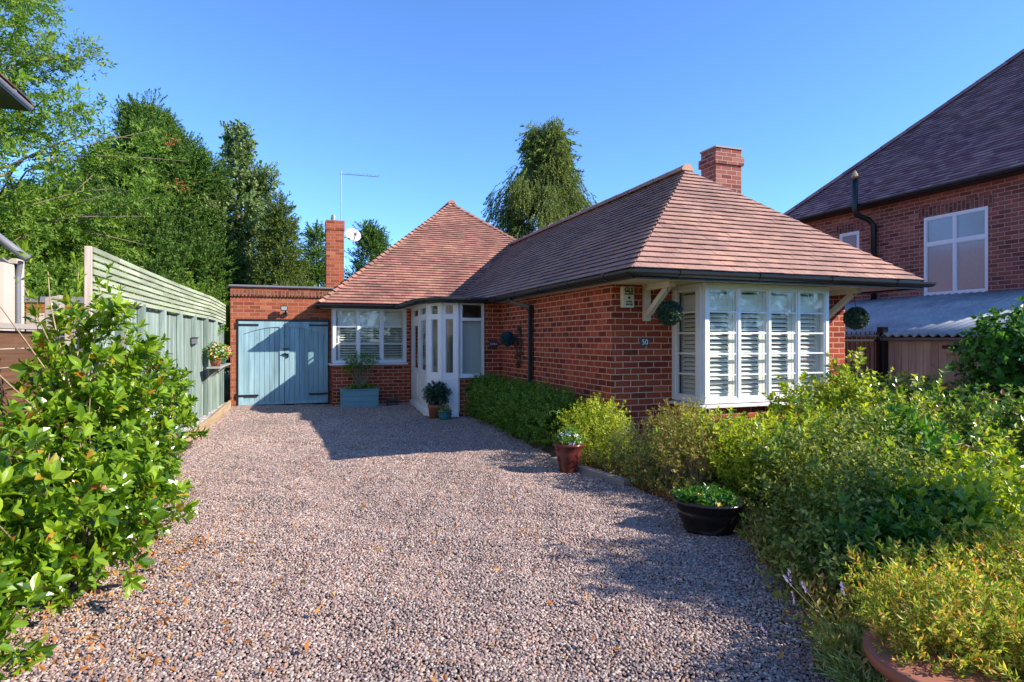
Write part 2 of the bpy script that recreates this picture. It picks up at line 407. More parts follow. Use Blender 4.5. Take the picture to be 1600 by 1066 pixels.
L_COTO = leaf_mat('small olive leaf', [(0,(0.08,0.12,0.02)), (0.55,(0.20,0.26,0.05)), (1,(0.46,0.46,0.12))], 0.5, 0.3, 1.4, .22, 2.5)
L_GOLD = leaf_mat('golden spirea leaf', [(0,(0.10,0.20,0.02)), (0.30,(0.24,0.34,0.03)), (0.62,(0.58,0.54,0.10)), (0.86,(0.78,0.55,0.14)), (0.95,(0.66,0.28,0.06)), (1,(0.50,0.12,0.03))], 0.45, 0.38, 1.4, .3, 3)
L_DRY = leaf_mat('dry spirea leaf', [(0,(0.16,0.18,0.03)), (0.5,(0.36,0.34,0.08)), (0.8,(0.46,0.34,0.15)), (1,(0.25,0.11,0.05))], 0.6, 0.35, 1.3, .2, 3)
L_SAGE = leaf_mat('silver sage leaf', [(0,(0.10,0.14,0.06)), (0.6,(0.20,0.25,0.11)), (1,(0.34,0.36,0.19))], 0.6, 0.3, 1.2, .2, 3)
L_BOX = leaf_mat('box ball leaf', [(0,(0.015,0.045,0.03)), (0.7,(0.035,0.085,0.055)), (1,(0.10,0.16,0.09))], 0.4, 0.15, 1.2, .4, 5)
L_BOXT = leaf_mat('teal ball leaf', [(0,(0.01,0.05,0.06)), (0.7,(0.02,0.10,0.12)), (1,(0.05,0.18,0.20))], 0.4, 0.15, 1.2, .4, 5)
L_WREATH = leaf_mat('dried wreath leaf', [(0,(0.02,0.018,0.014)), (1,(0.07,0.06,0.045))], 0.8, 0.05, 1.0, .2)
L_IVY = leaf_mat('climber leaf', [(0,(0.03,0.10,0.012)), (0.6,(0.065,0.19,0.02)), (1,(0.15,0.30,0.04))], 0.35, 0.35, 1.6, .45, 2)
L_GRASS = leaf_mat('lavender blade', [(0,(0.16,0.24,0.07)), (0.6,(0.34,0.44,0.16)), (1,(0.32,0.38,0.16))], 0.5, 0.3, 1.3, .3, 4)
L_DEAD = leaf_mat('fallen leaf', [(0,(0.36,0.12,0.03)), (0.6,(0.46,0.20,0.06)), (1,(0.58,0.34,0.12))], 0.7, 0.2, 1.1, .2, 5)

def ground_mat(name, c1, c2, scale, bd=0.02):
    k = N(name); p = k.geo(); n = k.noise(scale, 8, p, .7)
    k.l(k.ramp(n, [(0.3, c1), (0.7, c2)]), k.b.inputs['Base Color']); k.bump(n, 0.7, bd); k.setb(Roughness=0.95)
    k.b.inputs['Specular IOR Level'].default_value = 0.1; return k.m
SOIL = ground_mat('garden soil', (0.035,0.022,0.014), (0.13,0.085,0.055), 14)
GRASSM = ground_mat('rough grass ground', (0.04,0.06,0.02), (0.10,0.12,0.04), 3)
UNDER = ground_mat('gravel bed', (0.025,0.018,0.016), (0.10,0.075,0.07), 60, 0.01)

def pebble_mat(name, stops):
    k = N(name); oi = k.n('ObjectInfo'); col = k.ramp(oi.outputs['Random'], stops, 'CONSTANT')
    n = k.noise(90, 4, k.geo()); col = k.mix(col, k.ramp(n, [(0.3,(0.75,0.75,0.75)), (0.7,(1.15,1.15,1.15))]), 0.7, 'MULTIPLY')
    big = k.noise(0.7, 3, k.geo())
    col = k.mix(col, k.ramp(big, [(0.35,(0.9,0.9,0.9)), (0.65,(1.1,1.08,1.05))]), 1.0, 'MULTIPLY')
    k.l(col, k.b.inputs['Base Color']); k.setb(Roughness=0.6); k.b.inputs['Specular IOR Level'].default_value = 0.35
    return k.m
PEB = pebble_mat('plum pebble', [(0,(0.307,0.214,0.184)), (0.18,(0.428,0.317,0.270)), (0.36,(0.205,0.147,0.135)), (0.48,(0.372,0.241,0.193)), (0.60,(0.484,0.384,0.320)), (0.70,(0.270,0.210,0.196)), (0.82,(0.140,0.103,0.098)), (0.91,(0.558,0.473,0.393)), (0.95,(0.428,0.223,0.123))])
PEBG = pebble_mat('grey chipping', [(0,(0.42,0.40,0.39)), (0.3,(0.25,0.25,0.26)), (0.55,(0.58,0.55,0.53)), (0.8,(0.36,0.28,0.25))])

# ------------------------------------------------------------ foliage
def leaf_quads(detail):
    """unit leaf along +Y, width along X, normal +Z -> verts, quads"""
    if detail == 0:
        return np.array([(0,0,0),(0.5,0.45,0.06),(0,1,0),(-0.5,0.45,0.06)], float), [(0,1,2,3)]
    if detail == 1:
        return np.array([(0,0,0),(0.5,0.42,0.10),(0,1,-0.04),(-0.5,0.42,0.10),(0,0.5,-0.02)], float), [(0,1,2,4),(0,4,2,3)]
    V = np.array([(0,0,0),(0,.3,-.02),(0,.65,-.03),(0,1,-.12),
                  (.38,.22,.05),(.5,.5,.07),(.36,.80,.02),(-.38,.22,.05),(-.5,.5,.07),(-.36,.80,.02)], float)
    return V, [(0,4,5,1),(1,5,6,2),(0,1,8,7),(1,2,9,8),(2,6,3,3),(2,3,9,9)]
def rotm(axis, a):
    return np.array(Matrix.Rotation(a, 3, axis))
def sprig(K, L, ll, lw, incl=55, detail=0, stem=True, tipwhorl=0, seed=0, flat=False, droop=0.0):
    """K leaves along a stem of length L (+Z). returns V, F(list), leaf index per face"""
    r = random.Random(seed); V = []; F = []; li = []
    lv, lf = leaf_quads(detail)
    for i in range(K + tipwhorl):
        tip = i >= K
        zz = L * (0.12 + 0.88 * (i / max(1, K-1))) if not tip else L
        az = (i * 2.39996 if not flat else (0 if i % 2 else PI)) + r.uniform(-.3, .3)
        inc = math.radians(incl + r.uniform(-14, 14)) if not tip else math.radians(r.uniform(15, 60))
        s = r.uniform(0.75, 1.15) * (1.0 if flat else (0.7 + 0.3 * min(1, i / max(1, K*0.5))))
        P = lv.copy(); P[:, 0] *= lw * s; P[:, 1] *= ll * s; P[:, 2] *= ll * s
        # leaf initially along +Y: rotate so it points up the stem with inclination inc, underside down
        R = rotm('Z', az) @ rotm('X', PI/2 - inc) @ rotm('Y', r.uniform(-.4, .4))
        P = P @ R.T; P[:, 2] += zz
        o = len(V); V.extend(P.tolist())
        for f in lf: F.append(tuple(o + q for q in f)); li.append(i)
    if stem:
        w = ll * 0.03 + 0.0008; o = len(V)
        V += [(-w,0,0),(w,0,0),(0,0,L),(0,w,0)]; F.append((o,o+1,o+2,o+2)); F.append((o+3,o+1,o+2,o+2)); li += [-1,-1]
    return np.array(V, float), F, np.array(li)

def foliage(name, pos, dirs, scl, tmpls, mat, parent=None, rbias=None, kind=None, loc=None):
    """one mesh of sprigs; tmpls = list of templates chosen at random per sprig"""
    pos = np.asarray(pos, float); dirs = np.asarray(dirs, float)
    n = len(pos); dirs = dirs / (np.linalg.norm(dirs, axis=1)[:, None] + 1e-9)
    rv = RG.normal(size=(n, 3)); x = np.cross(rv, dirs); x /= np.linalg.norm(x, axis=1)[:, None] + 1e-9
    y = np.cross(dirs, x)
    R = np.stack([x, y, dirs], axis=2) * np.asarray(scl)[:, None, None]
    choice = RG.integers(0, len(tmpls), n)
    Vs, idxs, cnts, rr = [], [], [], []; base = 0
    for t, (tv, tf, li) in enumerate(tmpls):
        sel = np.where(choice == t)[0]
        if not len(sel): continue
        W = np.einsum('nij,vj->nvi', R[sel], tv) + pos[sel][:, None, :]
        nv = len(tv)
        tris = [f for f in tf if f[2] == f[3]]; quads = [f for f in tf if f[2] != f[3]]
        order = [i for i, f in enumerate(tf) if f[2] != f[3]] + [i for i, f in enumerate(tf) if f[2] == f[3]]
        flat = [q for f in quads for q in f] + [q for f in tris for q in f[:3]]
        cnt = [4]*len(quads) + [3]*len(tris)
        ix = (np.arange(len(sel))[:, None] * nv + np.array(flat)[None, :] + base).ravel()
        idxs.append(ix); cnts.append(np.tile(cnt, len(sel)))
        K = li.max() + 2
        leafr = RG.random((len(sel), K))
        if rbias is not None: leafr = np.clip(leafr * 0.8 + (rbias[sel][:, None]) , 0, 1)
        leafr[:, -1] = 0.0
        rr.append(leafr[:, li[order]].ravel())
        Vs.append(W.reshape(-1, 3)); base += len(sel) * nv
    V = np.concatenate(Vs)
    me = make_mesh(name, V, np.concatenate(cnts), np.concatenate(idxs), np.concatenate(rr), uv=False)
    ob = link(name, me, mat, parent, 0, loc, V)
    if kind: ob['kind'] = kind
    return ob

def lumpy(p, s, k):
    return 1 + k * mnoise.noise(Vector(p) * s)

def blob_points(blobs, n, shell=0.55, lump=0.25, zmin=0.03, up=0.5, jit=0.5):
    """points & directions near the surface of noisy ellipsoids (cx,cy,cz,rx,ry,rz)"""
    w = np.array([b[3]*b[4] + b[3]*b[5] + b[4]*b[5] for b in blobs]); w /= w.sum()
    P, D = [], []
    ch = RG.choice(len(blobs), size=n*3, p=w)
    for i in ch:
        if len(P) >= n: break
        b = blobs[i]; d = RG.normal(size=3); d /= np.linalg.norm(d)
        q = shell + (1-shell) * RG.random()**0.6
        lm = lumpy((d[0]*1.7+b[0]*3, d[1]*1.7+b[1]*3, d[2]*1.7), 1.3, lump)
        p = np.array([b[0] + d[0]*b[3]*q*lm, b[1] + d[1]*b[4]*q*lm, b[2] + d[2]*b[5]*q*lm])
        if p[2] < zmin: continue
        P.append(p); D.append(d + np.array([0,0,up]) + RG.normal(size=3)*jit)
    return np.array(P), np.array(D)

def stems_mesh(base_pts, tips, r0=0.012, n=5, wob=0.08, seg=5):
    m = M()
    for k, t in enumerate(tips):
        b = Vector(base_pts[k % len(base_pts)]); t = Vector(t); L = (t-b).length
        pts = []; off = Vector((random.uniform(-1,1), random.uniform(-1,1), 0)) * wob * L
        for i in range(seg+1):
            f = i/seg; p = b.lerp(t, f); p.z = b.z + (t.z-b.z) * (f**0.8)
            p += off * math.sin(f*PI) + Vector((random.uniform(-1,1), random.uniform(-1,1), random.uniform(-1,1))) * 0.012 * L
            pts.append(p)
        m.tube(pts, [r0*(1-0.75*i/seg) for i in range(seg+1)], n)
    return m

def shrub(name, label, blobs, n, tmpls, mat, stem_mat=BARK_P, cat='shrub', nst=24, r0=0.010, scale=(0.8,1.2), group=None, bases=None, base_r=0.12, **kw):
    cx = sum(b[0] for b in blobs)/len(blobs); cy = sum(b[1] for b in blobs)/len(blobs)
    t = thing(name, label, cat, (cx, cy, 0), group)
    P, D = blob_points(blobs, n, **kw)
    if bases is None:
        bases = [(cx+random.uniform(-1,1)*base_r, cy+random.uniform(-1,1)*base_r, -0.02) for _ in range(8)]
        if len(blobs) > 1:
            bases = [(b[0]+random.uniform(-1,1)*base_r, b[1]+random.uniform(-1,1)*base_r, -0.02) for b in blobs for _ in range(3)]
    sel = RG.choice(len(P), size=min(nst, len(P)), replace=False)
    tips = [P[i] for i in sel]
    near = [min(bases, key=lambda q: (q[0]-tp[0])**2+(q[1]-tp[1])**2 + random.random()*0.1) for tp in tips]
    m = M()
    for b, tp in zip(near, tips):
        mm = stems_mesh([b], [tp], r0); m.v, m.f, m.r = (m.v + mm.v, m.f + [[q+len(m.v) for q in f] for f in mm.f], m.r + mm.r)
    m.build('stems', stem_mat, t, smooth=True)
    foliage('foliage', P, D, RG.uniform(scale[0], scale[1], len(P)), tmpls, mat, t)
    return t

def tree(name, label, base, H, env, nb, tmpls, mat, scale=(0.8,1.2), rise=0.2, sdir=(0,0,0.4), ncl=2, rc=0.4, ns=30, tmin=0.12, trunk_r=0.2, limbs=24, barkm=BARK, inner=0.45, jit=0.4, lean=(0,0), group=None, extra=None, squash=0.7, rough=0.35, fill=0, spire=False):
    """boughs run from the trunk to the envelope; foliage sits in clumps along each bough, so gaps and light/dark clumps show"""
    t = thing(name, label, 'tree', base, group); bx, by, bz = base
    m = M()
    m.tube([(bx + lean[0]*H*f, by + lean[1]*H*f, bz - 0.1 + H*0.96*f) for f in (0,.1,.3,.5,.7,.85,1)], [trunk_r*q for q in (1.25,1,.8,.6,.38,.2,.05)], 9)
    m.build('trunk', barkm, t, smooth=True)
    P, D, S, tips = [], [], [], []
    sd = random.random()*50
    for i in range(nb):
        h = tmin + (1-tmin) * random.random()**0.85
        az = random.uniform(0, 2*PI)
        R = env(h) * (1 + rough*mnoise.noise(Vector((math.cos(az)*1.3+sd, math.sin(az)*1.3, h*5)))) * random.uniform(0.8, 1.04)
        tx = bx + lean[0]*H*h; ty = by + lean[1]*H*h; z0 = bz + h*H; zr = R*rise
        tip = Vector((tx+R*math.cos(az), ty+R*math.sin(az), z0+zr)); rt = Vector((tx, ty, z0 - R*0.15))
        tips.append((rt, tip, h))
        for c in range(ncl):
            f = 1 - (1-inner)*(c/max(1, ncl-0.4)) - random.uniform(0, .08)
            cc = rt.lerp(tip, f) + Vector((random.gauss(0,.3), random.gauss(0,.3), random.gauss(0,.2)))*rc
            q = rc * random.uniform(.65, 1.15) * (0.28+0.72*min(1, R/ (env(0.35)*0.8)))
            k = max(5, int(ns*(q/rc)**2))
            o = RG.normal(size=(k,3)); o /= np.linalg.norm(o,axis=1)[:,None]; o *= (RG.random(k)**.4)[:,None]
            ps = np.array(cc) + o*np.array([q,q,q*squash])
            d = o*1.0 + np.array([math.cos(az)*.6, math.sin(az)*.6, 0]) + np.array(sdir) + RG.normal(size=(k,3))*jit
            P.append(ps); D.append(d)
    if spire:
        for _ in range(26):
            f = random.random(); P.append(np.array([[bx+lean[0]*H+random.gauss(0,.10)*(1-f), by+lean[1]*H+random.gauss(0,.10)*(1-f), bz+H*.93+H*.09*f]])); D.append(np.array([[random.gauss(0,.4)*(1.2-f),random.gauss(0,.4)*(1.2-f),1.0]]))
    if fill:
        for _ in range(fill):
            h = tmin + (1-tmin)*random.random()**1.1; az = random.uniform(0,2*PI); R = env(h)*random.uniform(.15,.72)
            P.append(np.array([[bx+lean[0]*H*h+R*math.cos(az), by+lean[1]*H*h+R*math.sin(az), bz+h*H*.98+R*rise*.6]])); D.append(np.array([[math.cos(az),math.sin(az),.4]])+np.array(sdir)*.5+RG.normal(size=(1,3))*.5)
    P = np.concatenate(P); D = np.concatenate(D)
    lm = M()
    for (a, b, h) in random.sample(tips, min(limbs, len(tips))):
        b = a.lerp(b, .86); mid = a.lerp(b, .5) + Vector((random.gauss(0,.05),random.gauss(0,.05),.07))*(b-a).length
        q = trunk_r*(1-h*0.85)*0.42
        w1 = (b-a).length*.05; lm.tube([a, a.lerp(mid,.5)+Vector((random.gauss(0,w1),random.gauss(0,w1),-w1*.6)), mid, mid.lerp(b,.5)+Vector((random.gauss(0,w1),random.gauss(0,w1),w1)), b], [q, q*.8, q*.5, q*.3, q*.06], 5)
        for _ in range(3):
            s0 = a.lerp(b, random.uniform(.4,.8)); e0 = b + Vector((random.gauss(0,1),random.gauss(0,1),random.gauss(0,.8)))*rc*1.3
            lm.tube([s0, s0.lerp(e0,.5)+Vector((0,0,.05)), e0], [q*.35, q*.22, q*.06], 4)
    lm.build('limbs', barkm, t, smooth=True)
    sc_ = RG.uniform(scale[0], scale[1], len(P))
    if fill: sc_[-fill:] *= 1.7
    foliage('crown', P, D, sc_, tmpls, mat, t)
    if extra: extra(t)
    return t

# ============================================================ SETTING
m = M(); m.add([(-300,-300,-0.06),(300,-300,-0.06),(300,400,-0.06),(-300,400,-0.06)], [(0,1,2,3)])
tag(m.build('ground', GRASSM), kind='structure')
DRIVE = [(-1.62,-3),(2.2,-3),(2.25,2.15),(2.66,2.7),(3.0,3.3),(3.22,3.9),(3.3,5.5),(3.12,6.9),(3.25,9),(3.4,12.5),(3.9,15.3),(-1.45,15.3),(-1.5,10)]
m = M(); m.add([(x,y,-0.03) for x,y in DRIVE], [tuple(range(len(DRIVE)))])
tag(m.build('driveway', UNDER), kind='structure')

def inside(poly, x, y):
    c = False; n = len(poly)
    for i in range(n):
        x1,y1 = poly[i]; x2,y2 = poly[(i+1) % n]
        if (y1 > y) != (y2 > y) and x < (x2-x1)*(y-y1)/(y2-y1)+x1: c = not c
    return c
def in_poly_np(poly, X, Y):
    c = np.zeros(len(X), bool); n = len(poly)
    for i in range(n):
        x1,y1 = poly[i]; x2,y2 = poly[(i+1) % n]
        if y1 == y2: continue
        k = ((y1 > Y) != (y2 > Y)) & (X < (x2-x1)*(Y-y1)/(y2-y1)+x1); c ^= k
    return c

def pebbles(name, poly, sp, zf, mat, smin, smax, sub=2, grow=0.0):
    xs = [p[0] for p in poly]; ys = [p[1] for p in poly]
    gx = np.arange(min(xs), max(xs), sp); rows = []
    y = min(ys); k = 0
    while y < max(ys):
        q = sp * (1 + grow * max(0, y - 4) )
        gx = np.arange(min(xs) + (q/2 if k % 2 else 0), max(xs), q)
        rows.append(np.stack([gx, np.full(len(gx), y), np.full(len(gx), q/sp)], 1)); y += q*0.87; k += 1
    P = np.concatenate(rows)
    P[:, :2] += RG.normal(size=(len(P), 2)) * sp * 0.30
    P = P[in_poly_np(poly, P[:,0], P[:,1])]
    Z = zf(P[:,0], P[:,1]) + RG.uniform(-0.003, 0.006, len(P))
    me = bpy.data.meshes.new(name); me.vertices.add(len(P))
    me.vertices.foreach_set('co', np.stack([P[:,0], P[:,1], Z], 1).astype(np.float32).ravel())
    a = me.attributes.new('sz', 'FLOAT', 'POINT'); a.data.foreach_set('value', P[:,2].astype(np.float32))
    me.update()
    ob = bpy.data.objects.new(name, me); C.objects.link(ob); ob['kind'] = 'stuff'; LOC[ob.name] = Vector((0,0,0))
    ng = bpy.data.node_groups.new(name, 'GeometryNodeTree')
    ng.interface.new_socket('Geometry', in_out='INPUT', socket_type='NodeSocketGeometry')
    ng.interface.new_socket('Geometry', in_out='OUTPUT', socket_type='NodeSocketGeometry')
    nn = ng.nodes; l = ng.links.new
    gi = nn.new('NodeGroupInput'); go = nn.new('NodeGroupOutput')
    ico = nn.new('GeometryNodeMeshIcoSphere'); ico.inputs['Radius'].default_value = 0.5; ico.inputs['Subdivisions'].default_value = sub
    sp_ = nn.new('GeometryNodeSetPosition'); nz = nn.new('ShaderNodeTexNoise'); nz.inputs['Scale'].default_value = 1.6
    sub_ = nn.new('ShaderNodeVectorMath'); sub_.operation = 'SUBTRACT'; sub_.inputs[1].default_value = (.5,.5,.5)
    scl = nn.new('ShaderNodeVectorMath'); scl.operation = 'SCALE'; scl.inputs['Scale'].default_value = 0.55
    l(nz.outputs['Color'], sub_.inputs[0]); l(sub_.outputs[0], scl.inputs[0]); l(scl.outputs[0], sp_.inputs['Offset']); l(ico.outputs[0], sp_.inputs['Geometry'])
    sm = nn.new('GeometryNodeSetShadeSmooth'); l(sp_.outputs[0], sm.inputs[0])
    mt = nn.new('GeometryNodeSetMaterial'); mt.inputs['Material'].default_value = mat; l(sm.outputs[0], mt.inputs[0])
    m2p = nn.new('GeometryNodeMeshToPoints'); l(gi.outputs[0], m2p.inputs[0])
    iop = nn.new('GeometryNodeInstanceOnPoints'); l(m2p.outputs[0], iop.inputs['Points']); l(mt.outputs[0], iop.inputs['Instance'])
    rr = nn.new('FunctionNodeRandomValue'); rr.data_type = 'FLOAT_VECTOR'; rr.inputs[0].default_value = (-0.45,-0.45,0); rr.inputs[1].default_value = (0.45,0.45,6.28)
    l(rr.outputs[0], iop.inputs['Rotation'])
    rs = nn.new('FunctionNodeRandomValue'); rs.data_type = 'FLOAT_VECTOR'
    rs.inputs[0].default_value = (smin, smin*0.8, smin*0.6); rs.inputs[1].default_value = (smax, smax*0.85, smax*0.65); rs.inputs['Seed'].default_value = 3
    at_ = nn.new('GeometryNodeInputNamedAttribute'); at_.data_type = 'FLOAT'; at_.inputs['Name'].default_value = 'sz'
    ml = nn.new('ShaderNodeVectorMath'); ml.operation = 'SCALE'; l(rs.outputs[0], ml.inputs[0]); l(at_.outputs['Attribute'], ml.inputs['Scale'])
    l(ml.outputs[0], iop.inputs['Scale']); l(iop.outputs[0], go.inputs[0])
    md = ob.modifiers.new('scatter', 'NODES'); md.node_group = ng
    return ob
def drive_z(X, Y):
    return 0.004 + 0.009*np.sin(X*8.7+Y*2.6)*np.sin(Y*6.1-X*1.7) + 0.006*np.sin(X*17+Y*5)*np.sin(Y*13-X*4) + 0.012*np.sin(X*2.3+0.5)*np.sin(Y*0.7) + 0.008*np.sin(X*6.1+Y*1.3) + 0.006*np.sin(Y*5.3+X*2) - 0.012*np.exp(-((X-0.15-0.05*Y)/0.22)**2) - 0.010*np.exp(-((X-1.55)/0.22)**2)
GR = [(-1.62,1.5),(2.3,1.5),(2.35,2.15),(2.75,2.7),(3.08,3.3),(3.28,3.9),(3.34,5.5),(3.2,6.9),(3.3,9),(3.4,12.0),(3.0,14.6),(0.9,14.6),(0.9,15.22),(-1.30,15.22),(-1.36,12),(-1.5,9.6),(-1.62,6)]
pebbles('gravel', GR, 0.0142, drive_z, PEB, 0.011, 0.025, grow=0.05)

# planting bed on the right, soil strip on the left
def bed(name, poly, z, mat, sp=0.12, amp=0.03):
    xs = [p[0] for p in poly]; ys = [p[1] for p in poly]
    m = M(); nx = int((max(xs)-min(xs))/sp)+1; ny = int((max(ys)-min(ys))/sp)+1
    vs = []; fs = []
    for j in range(ny+1):
        for i in range(nx+1):
            x = min(xs)+(max(xs)-min(xs))*i/nx; y = min(ys)+(max(ys)-min(ys))*j/ny
            vs.append((x, y, z + amp*mnoise.noise(Vector((x*2, y*2, 0))) if inside(poly, x, y) else -0.03))
    for j in range(ny):
        for i in range(nx):
            a = j*(nx+1)+i; q = (a, a+1, a+nx+2, a+nx+1)
            if any(inside(poly, vs[w][0], vs[w][1]) for w in q): fs.append(q)
    m.add(vs, fs); o = m.build(name, mat, smooth=True); o['kind'] = 'structure'; return o
bed('garden_soil', [(2.25,-1),(2.3,2.15),(2.72,2.7),(3.05,3.3),(3.26,3.9),(3.36,5.5),(3.18,6.9),(3.3,9),(3.4,11.6),(3.95,11.6),(3.95,7.13),(8.0,7.13),(8.0,7.4),(9.2,7.4),(9.2,-1)], 0.05, SOIL)
bed('border_soil', [(-1.32,15.1),(-1.33,12),(-1.47,9.6),(-1.6,6.5),(-1.75,1),(-4,1),(-4,15.1)], 0.06, SOIL, 0.2)
pebbles('grey_gravel', [(-1.38,15.05),(-1.40,12),(-1.54,9.4),(-1.66,7.0),(-1.80,7.0),(-1.72,9.4),(-1.58,12),(-1.44,15.05)], 0.026, lambda X, Y: 0.115 + 0*X, PEBG, 0.022, 0.04)

# timber edging
t = thing('timber_edging', 'pale sawn timber board edging the gravel strip at the fence foot', 'edging', (-1.4,11,0))
m = M()
pts = [(-1.33,15.0),(-1.36,12.0),(-1.49,9.6),(-1.60,7.4)]
for a, b in zip(pts, pts[1:]): m.bar((a[0],a[1],.075), (b[0],b[1],.075), .045, .19)
m.build('board', PALEW, t, bevel=.004)
m = M()
for (x, y) in ((-1.40,13.6),(-1.45,11.0),(-1.56,8.8)): m.box(x-.03,x+.02,y-.03,y+.03,-.05,.15)
m.build_each('peg', PALEW, t)
m = M(); m.bar((3.06,7.0,.03),(3.28,5.6,.03),.09,.08); tag(m.build('sleeper', DRIFT, bevel=.006), 'worn grey timber sleeper lying between oxblood pot and dry shrub', 'sleeper')

# ============================================================ TILE ROOFS
def clip_rect(poly, x0, x1, y0, y1):
    def cl(P, ax, v, keep_less):
        out = []
        for i in range(len(P)):
            a = P[i]; b = P[(i+1) % len(P)]
            ia = (a[ax] <= v) if keep_less else (a[ax] >= v); ib = (b[ax] <= v) if keep_less else (b[ax] >= v)
            if ia: out.append(a)
            if ia != ib:
                f = (v-a[ax])/(b[ax]-a[ax]); out.append((a[0]+(b[0]-a[0])*f, a[1]+(b[1]-a[1])*f))
        return out
    P = poly
    for ax, v, kl in ((0,x0,False),(0,x1,True),(1,y0,False),(1,y1,True)):
        if len(P) < 3: return []
        P = cl(P, ax, v, kl)
    return P
def tile_slope(m, poly3, g=0.120, w=0.18, th=0.021, jit=0.0014):
    P = [Vector(p) for p in poly3]
    nrm = (P[1]-P[0]).cross(P[2]-P[0]).normalized()
    if nrm.z < 0: nrm = -nrm
    t = Vector((0,0,1)).cross(nrm).normalized(); b = nrm.cross(t); o = P[0]
    q = [((p-o).dot(t), (p-o).dot(b)) for p in P]
    h0 = min(a[1] for a in q); h1 = max(a[1] for a in q); s0 = min(a[0] for a in q); s1 = max(a[0] for a in q)
    # solid deck just under the tiles
    m.add([p - nrm*0.03 for p in P], [tuple(range(len(P))) if (P[1]-P[0]).cross(P[2]-P[0]).z > 0 else tuple(range(len(P)))[::-1]], 0.2)
    k = 0; h = h0
    while h < h1:
        s = s0 - random.random()*0.02 - (w/2 if k % 2 else 0)
        while s < s1:
            c = clip_rect(q, s+0.0012, s+w-0.0012, h, h+g)
            if len(c) >= 3:
                ar = abs(sum(c[i][0]*c[(i+1)%len(c)][1]-c[(i+1)%len(c)][0]*c[i][1] for i in range(len(c))))/2
                if ar > 2e-4:
                    j = random.uniform(-jit, jit); tw = random.uniform(-jit, jit); low = random.uniform(-.002,.002)
                    if ar < 0: c = c[::-1]
                    top = []; bot = []
                    for (a, e) in c:
                        f = (e-h)/g; off = th*(1-f) + 0.001 + j + tw*(a-s)/w*2
                        e2 = e + (low if f < 0.02 else 0)
                        base = o + t*a + b*e2
                        top.append(base + nrm*off); bot.append(base + nrm*(off-0.010))
                    n = len(c)
                    if sum(c[i][0]*c[(i+1)%n][1]-c[(i+1)%n][0]*c[i][1] for i in range(n)) < 0: top.reverse(); bot.reverse()
                    m.add(top+bot, [tuple(range(n)), tuple(range(2*n-1,n-1,-1))]+[(i, n+i, n+(i+1)%n, (i+1)%n) for i in range(n)])
            s += w
        h += g; k += 1
def ridge(m, p0, p1, r=0.10, L=0.34, full=False):
    p0 = Vector(p0); p1 = Vector(p1); d = p1-p0; n = max(1, int(d.length/L)); dn = d.normalized()
    side = dn.cross(Vector((0,0,1))).normalized(); up = side.cross(dn)
    for i in range(n):
        a = p0 + d*(i/n); b = p0 + d*((i+1)/n) - dn*0.008; vs = []
        ra = r*random.uniform(.97,1.03)
        for q, rr in ((a, ra*1.05), (b, ra)):
            for k in range(9):
                th = PI*k/8; vs.append(q + side*math.cos(th)*rr + up*math.sin(th)*rr*0.95)
        fs = [(k, 9+k, 9+k+1, k+1) for k in range(8)] + [tuple(range(9)), tuple(range(17,8,-1))]
        m.add(vs, fs)

# ============================================================ WINDOWS
def window(parent, p0, p1, nrm, z0, z1, lights, bars=(), fr=0.05, depth=0.06, sash=0.03, inner=True, name='window', glass=GLASS, mat=WHITE, barw=0.022):
    """lights: list of (s0,s1,z0,z1) glass areas along p0->p1. bars: list of heights. window part > glass, sash sub-parts"""
    p0 = Vector((p0[0],p0[1],0)); p1 = Vector((p1[0],p1[1],0)); d = (p1-p0); L = d.length; d.normalize()
    m = M(); m.wall(p0, d, nrm, -depth/2, depth/2, 0, L, z0, z1, lights)
    w = m.build(name, mat, parent, bevel=0.004)
    s = M(); g = M()
    for (a, b, c, e) in lights:
        if sash:
            s.wall(p0, d, nrm, -depth/2+0.008, depth/2-0.012, a, b, c, e, [(a+sash, b-sash, c+sash, e-sash)])
        for z in bars:
            if c < z < e: s.wall(p0, d, nrm, -0.012, 0.014, a+sash, b-sash, z-barw/2, z+barw/2)
        o = p0 + d*(a+sash*0.6); q = p0 + d*(b-sash*0.6)
        g.add([o+Vector((0,0,c+sash*.6)), q+Vector((0,0,c+sash*.6)), q+Vector((0,0,e-sash*.6)), o+Vector((0,0,e-sash*.6))], [(0,1,2,3)])
    if s.v: s.build('sash', mat, w)
    g.build('glass', glass, w)
    return w
def shutter(parent, p0, d, nrm, off, s0, s1, z0, z1, zc=None, pitch=0.058, tilt=35, stile=0.05):
    """plantation shutter leaf: stiles, rails, louvres (closed above zc)"""
    p0 = Vector((p0[0],p0[1],0)); d = Vector((d[0],d[1],0)).normalized(); nrm = Vector((nrm[0],nrm[1],0)).normalized()
    ops = [(s0+stile, s1-stile, z0+0.09, (zc or z1)-0.02)]
    if zc: ops.append((s0+stile, s1-stile, zc+0.02, z1-0.06))
    else: ops[0] = (s0+stile, s1-stile, z0+0.09, z1-0.06)
    m = M(); m.wall(p0, d, nrm, off-0.028, off, s0, s1, z0, z1, ops)
    w = m.build('shutter', SHUT, parent)
    m = M()
    for k, (a, b, c, e) in enumerate(ops):
        z = c + pitch*0.5
        while z < e - pitch*0.3:
            an = math.radians(tilt if k == 0 else 82) + random.uniform(-.02,.02)
            v = nrm*math.cos(an) - Vector((0,0,1))*math.sin(an)     # outer edge low
            n2 = d.cross(v)
            m.obox(p0 + d*((a+b)/2) + nrm*(off-0.014) + Vector((0,0,z)), d*((b-a)/2-0.002), v*(0.034), n2.normalized()*0.005)
            z += pitch
    m.build('louvres', SHUT, w)
    return w

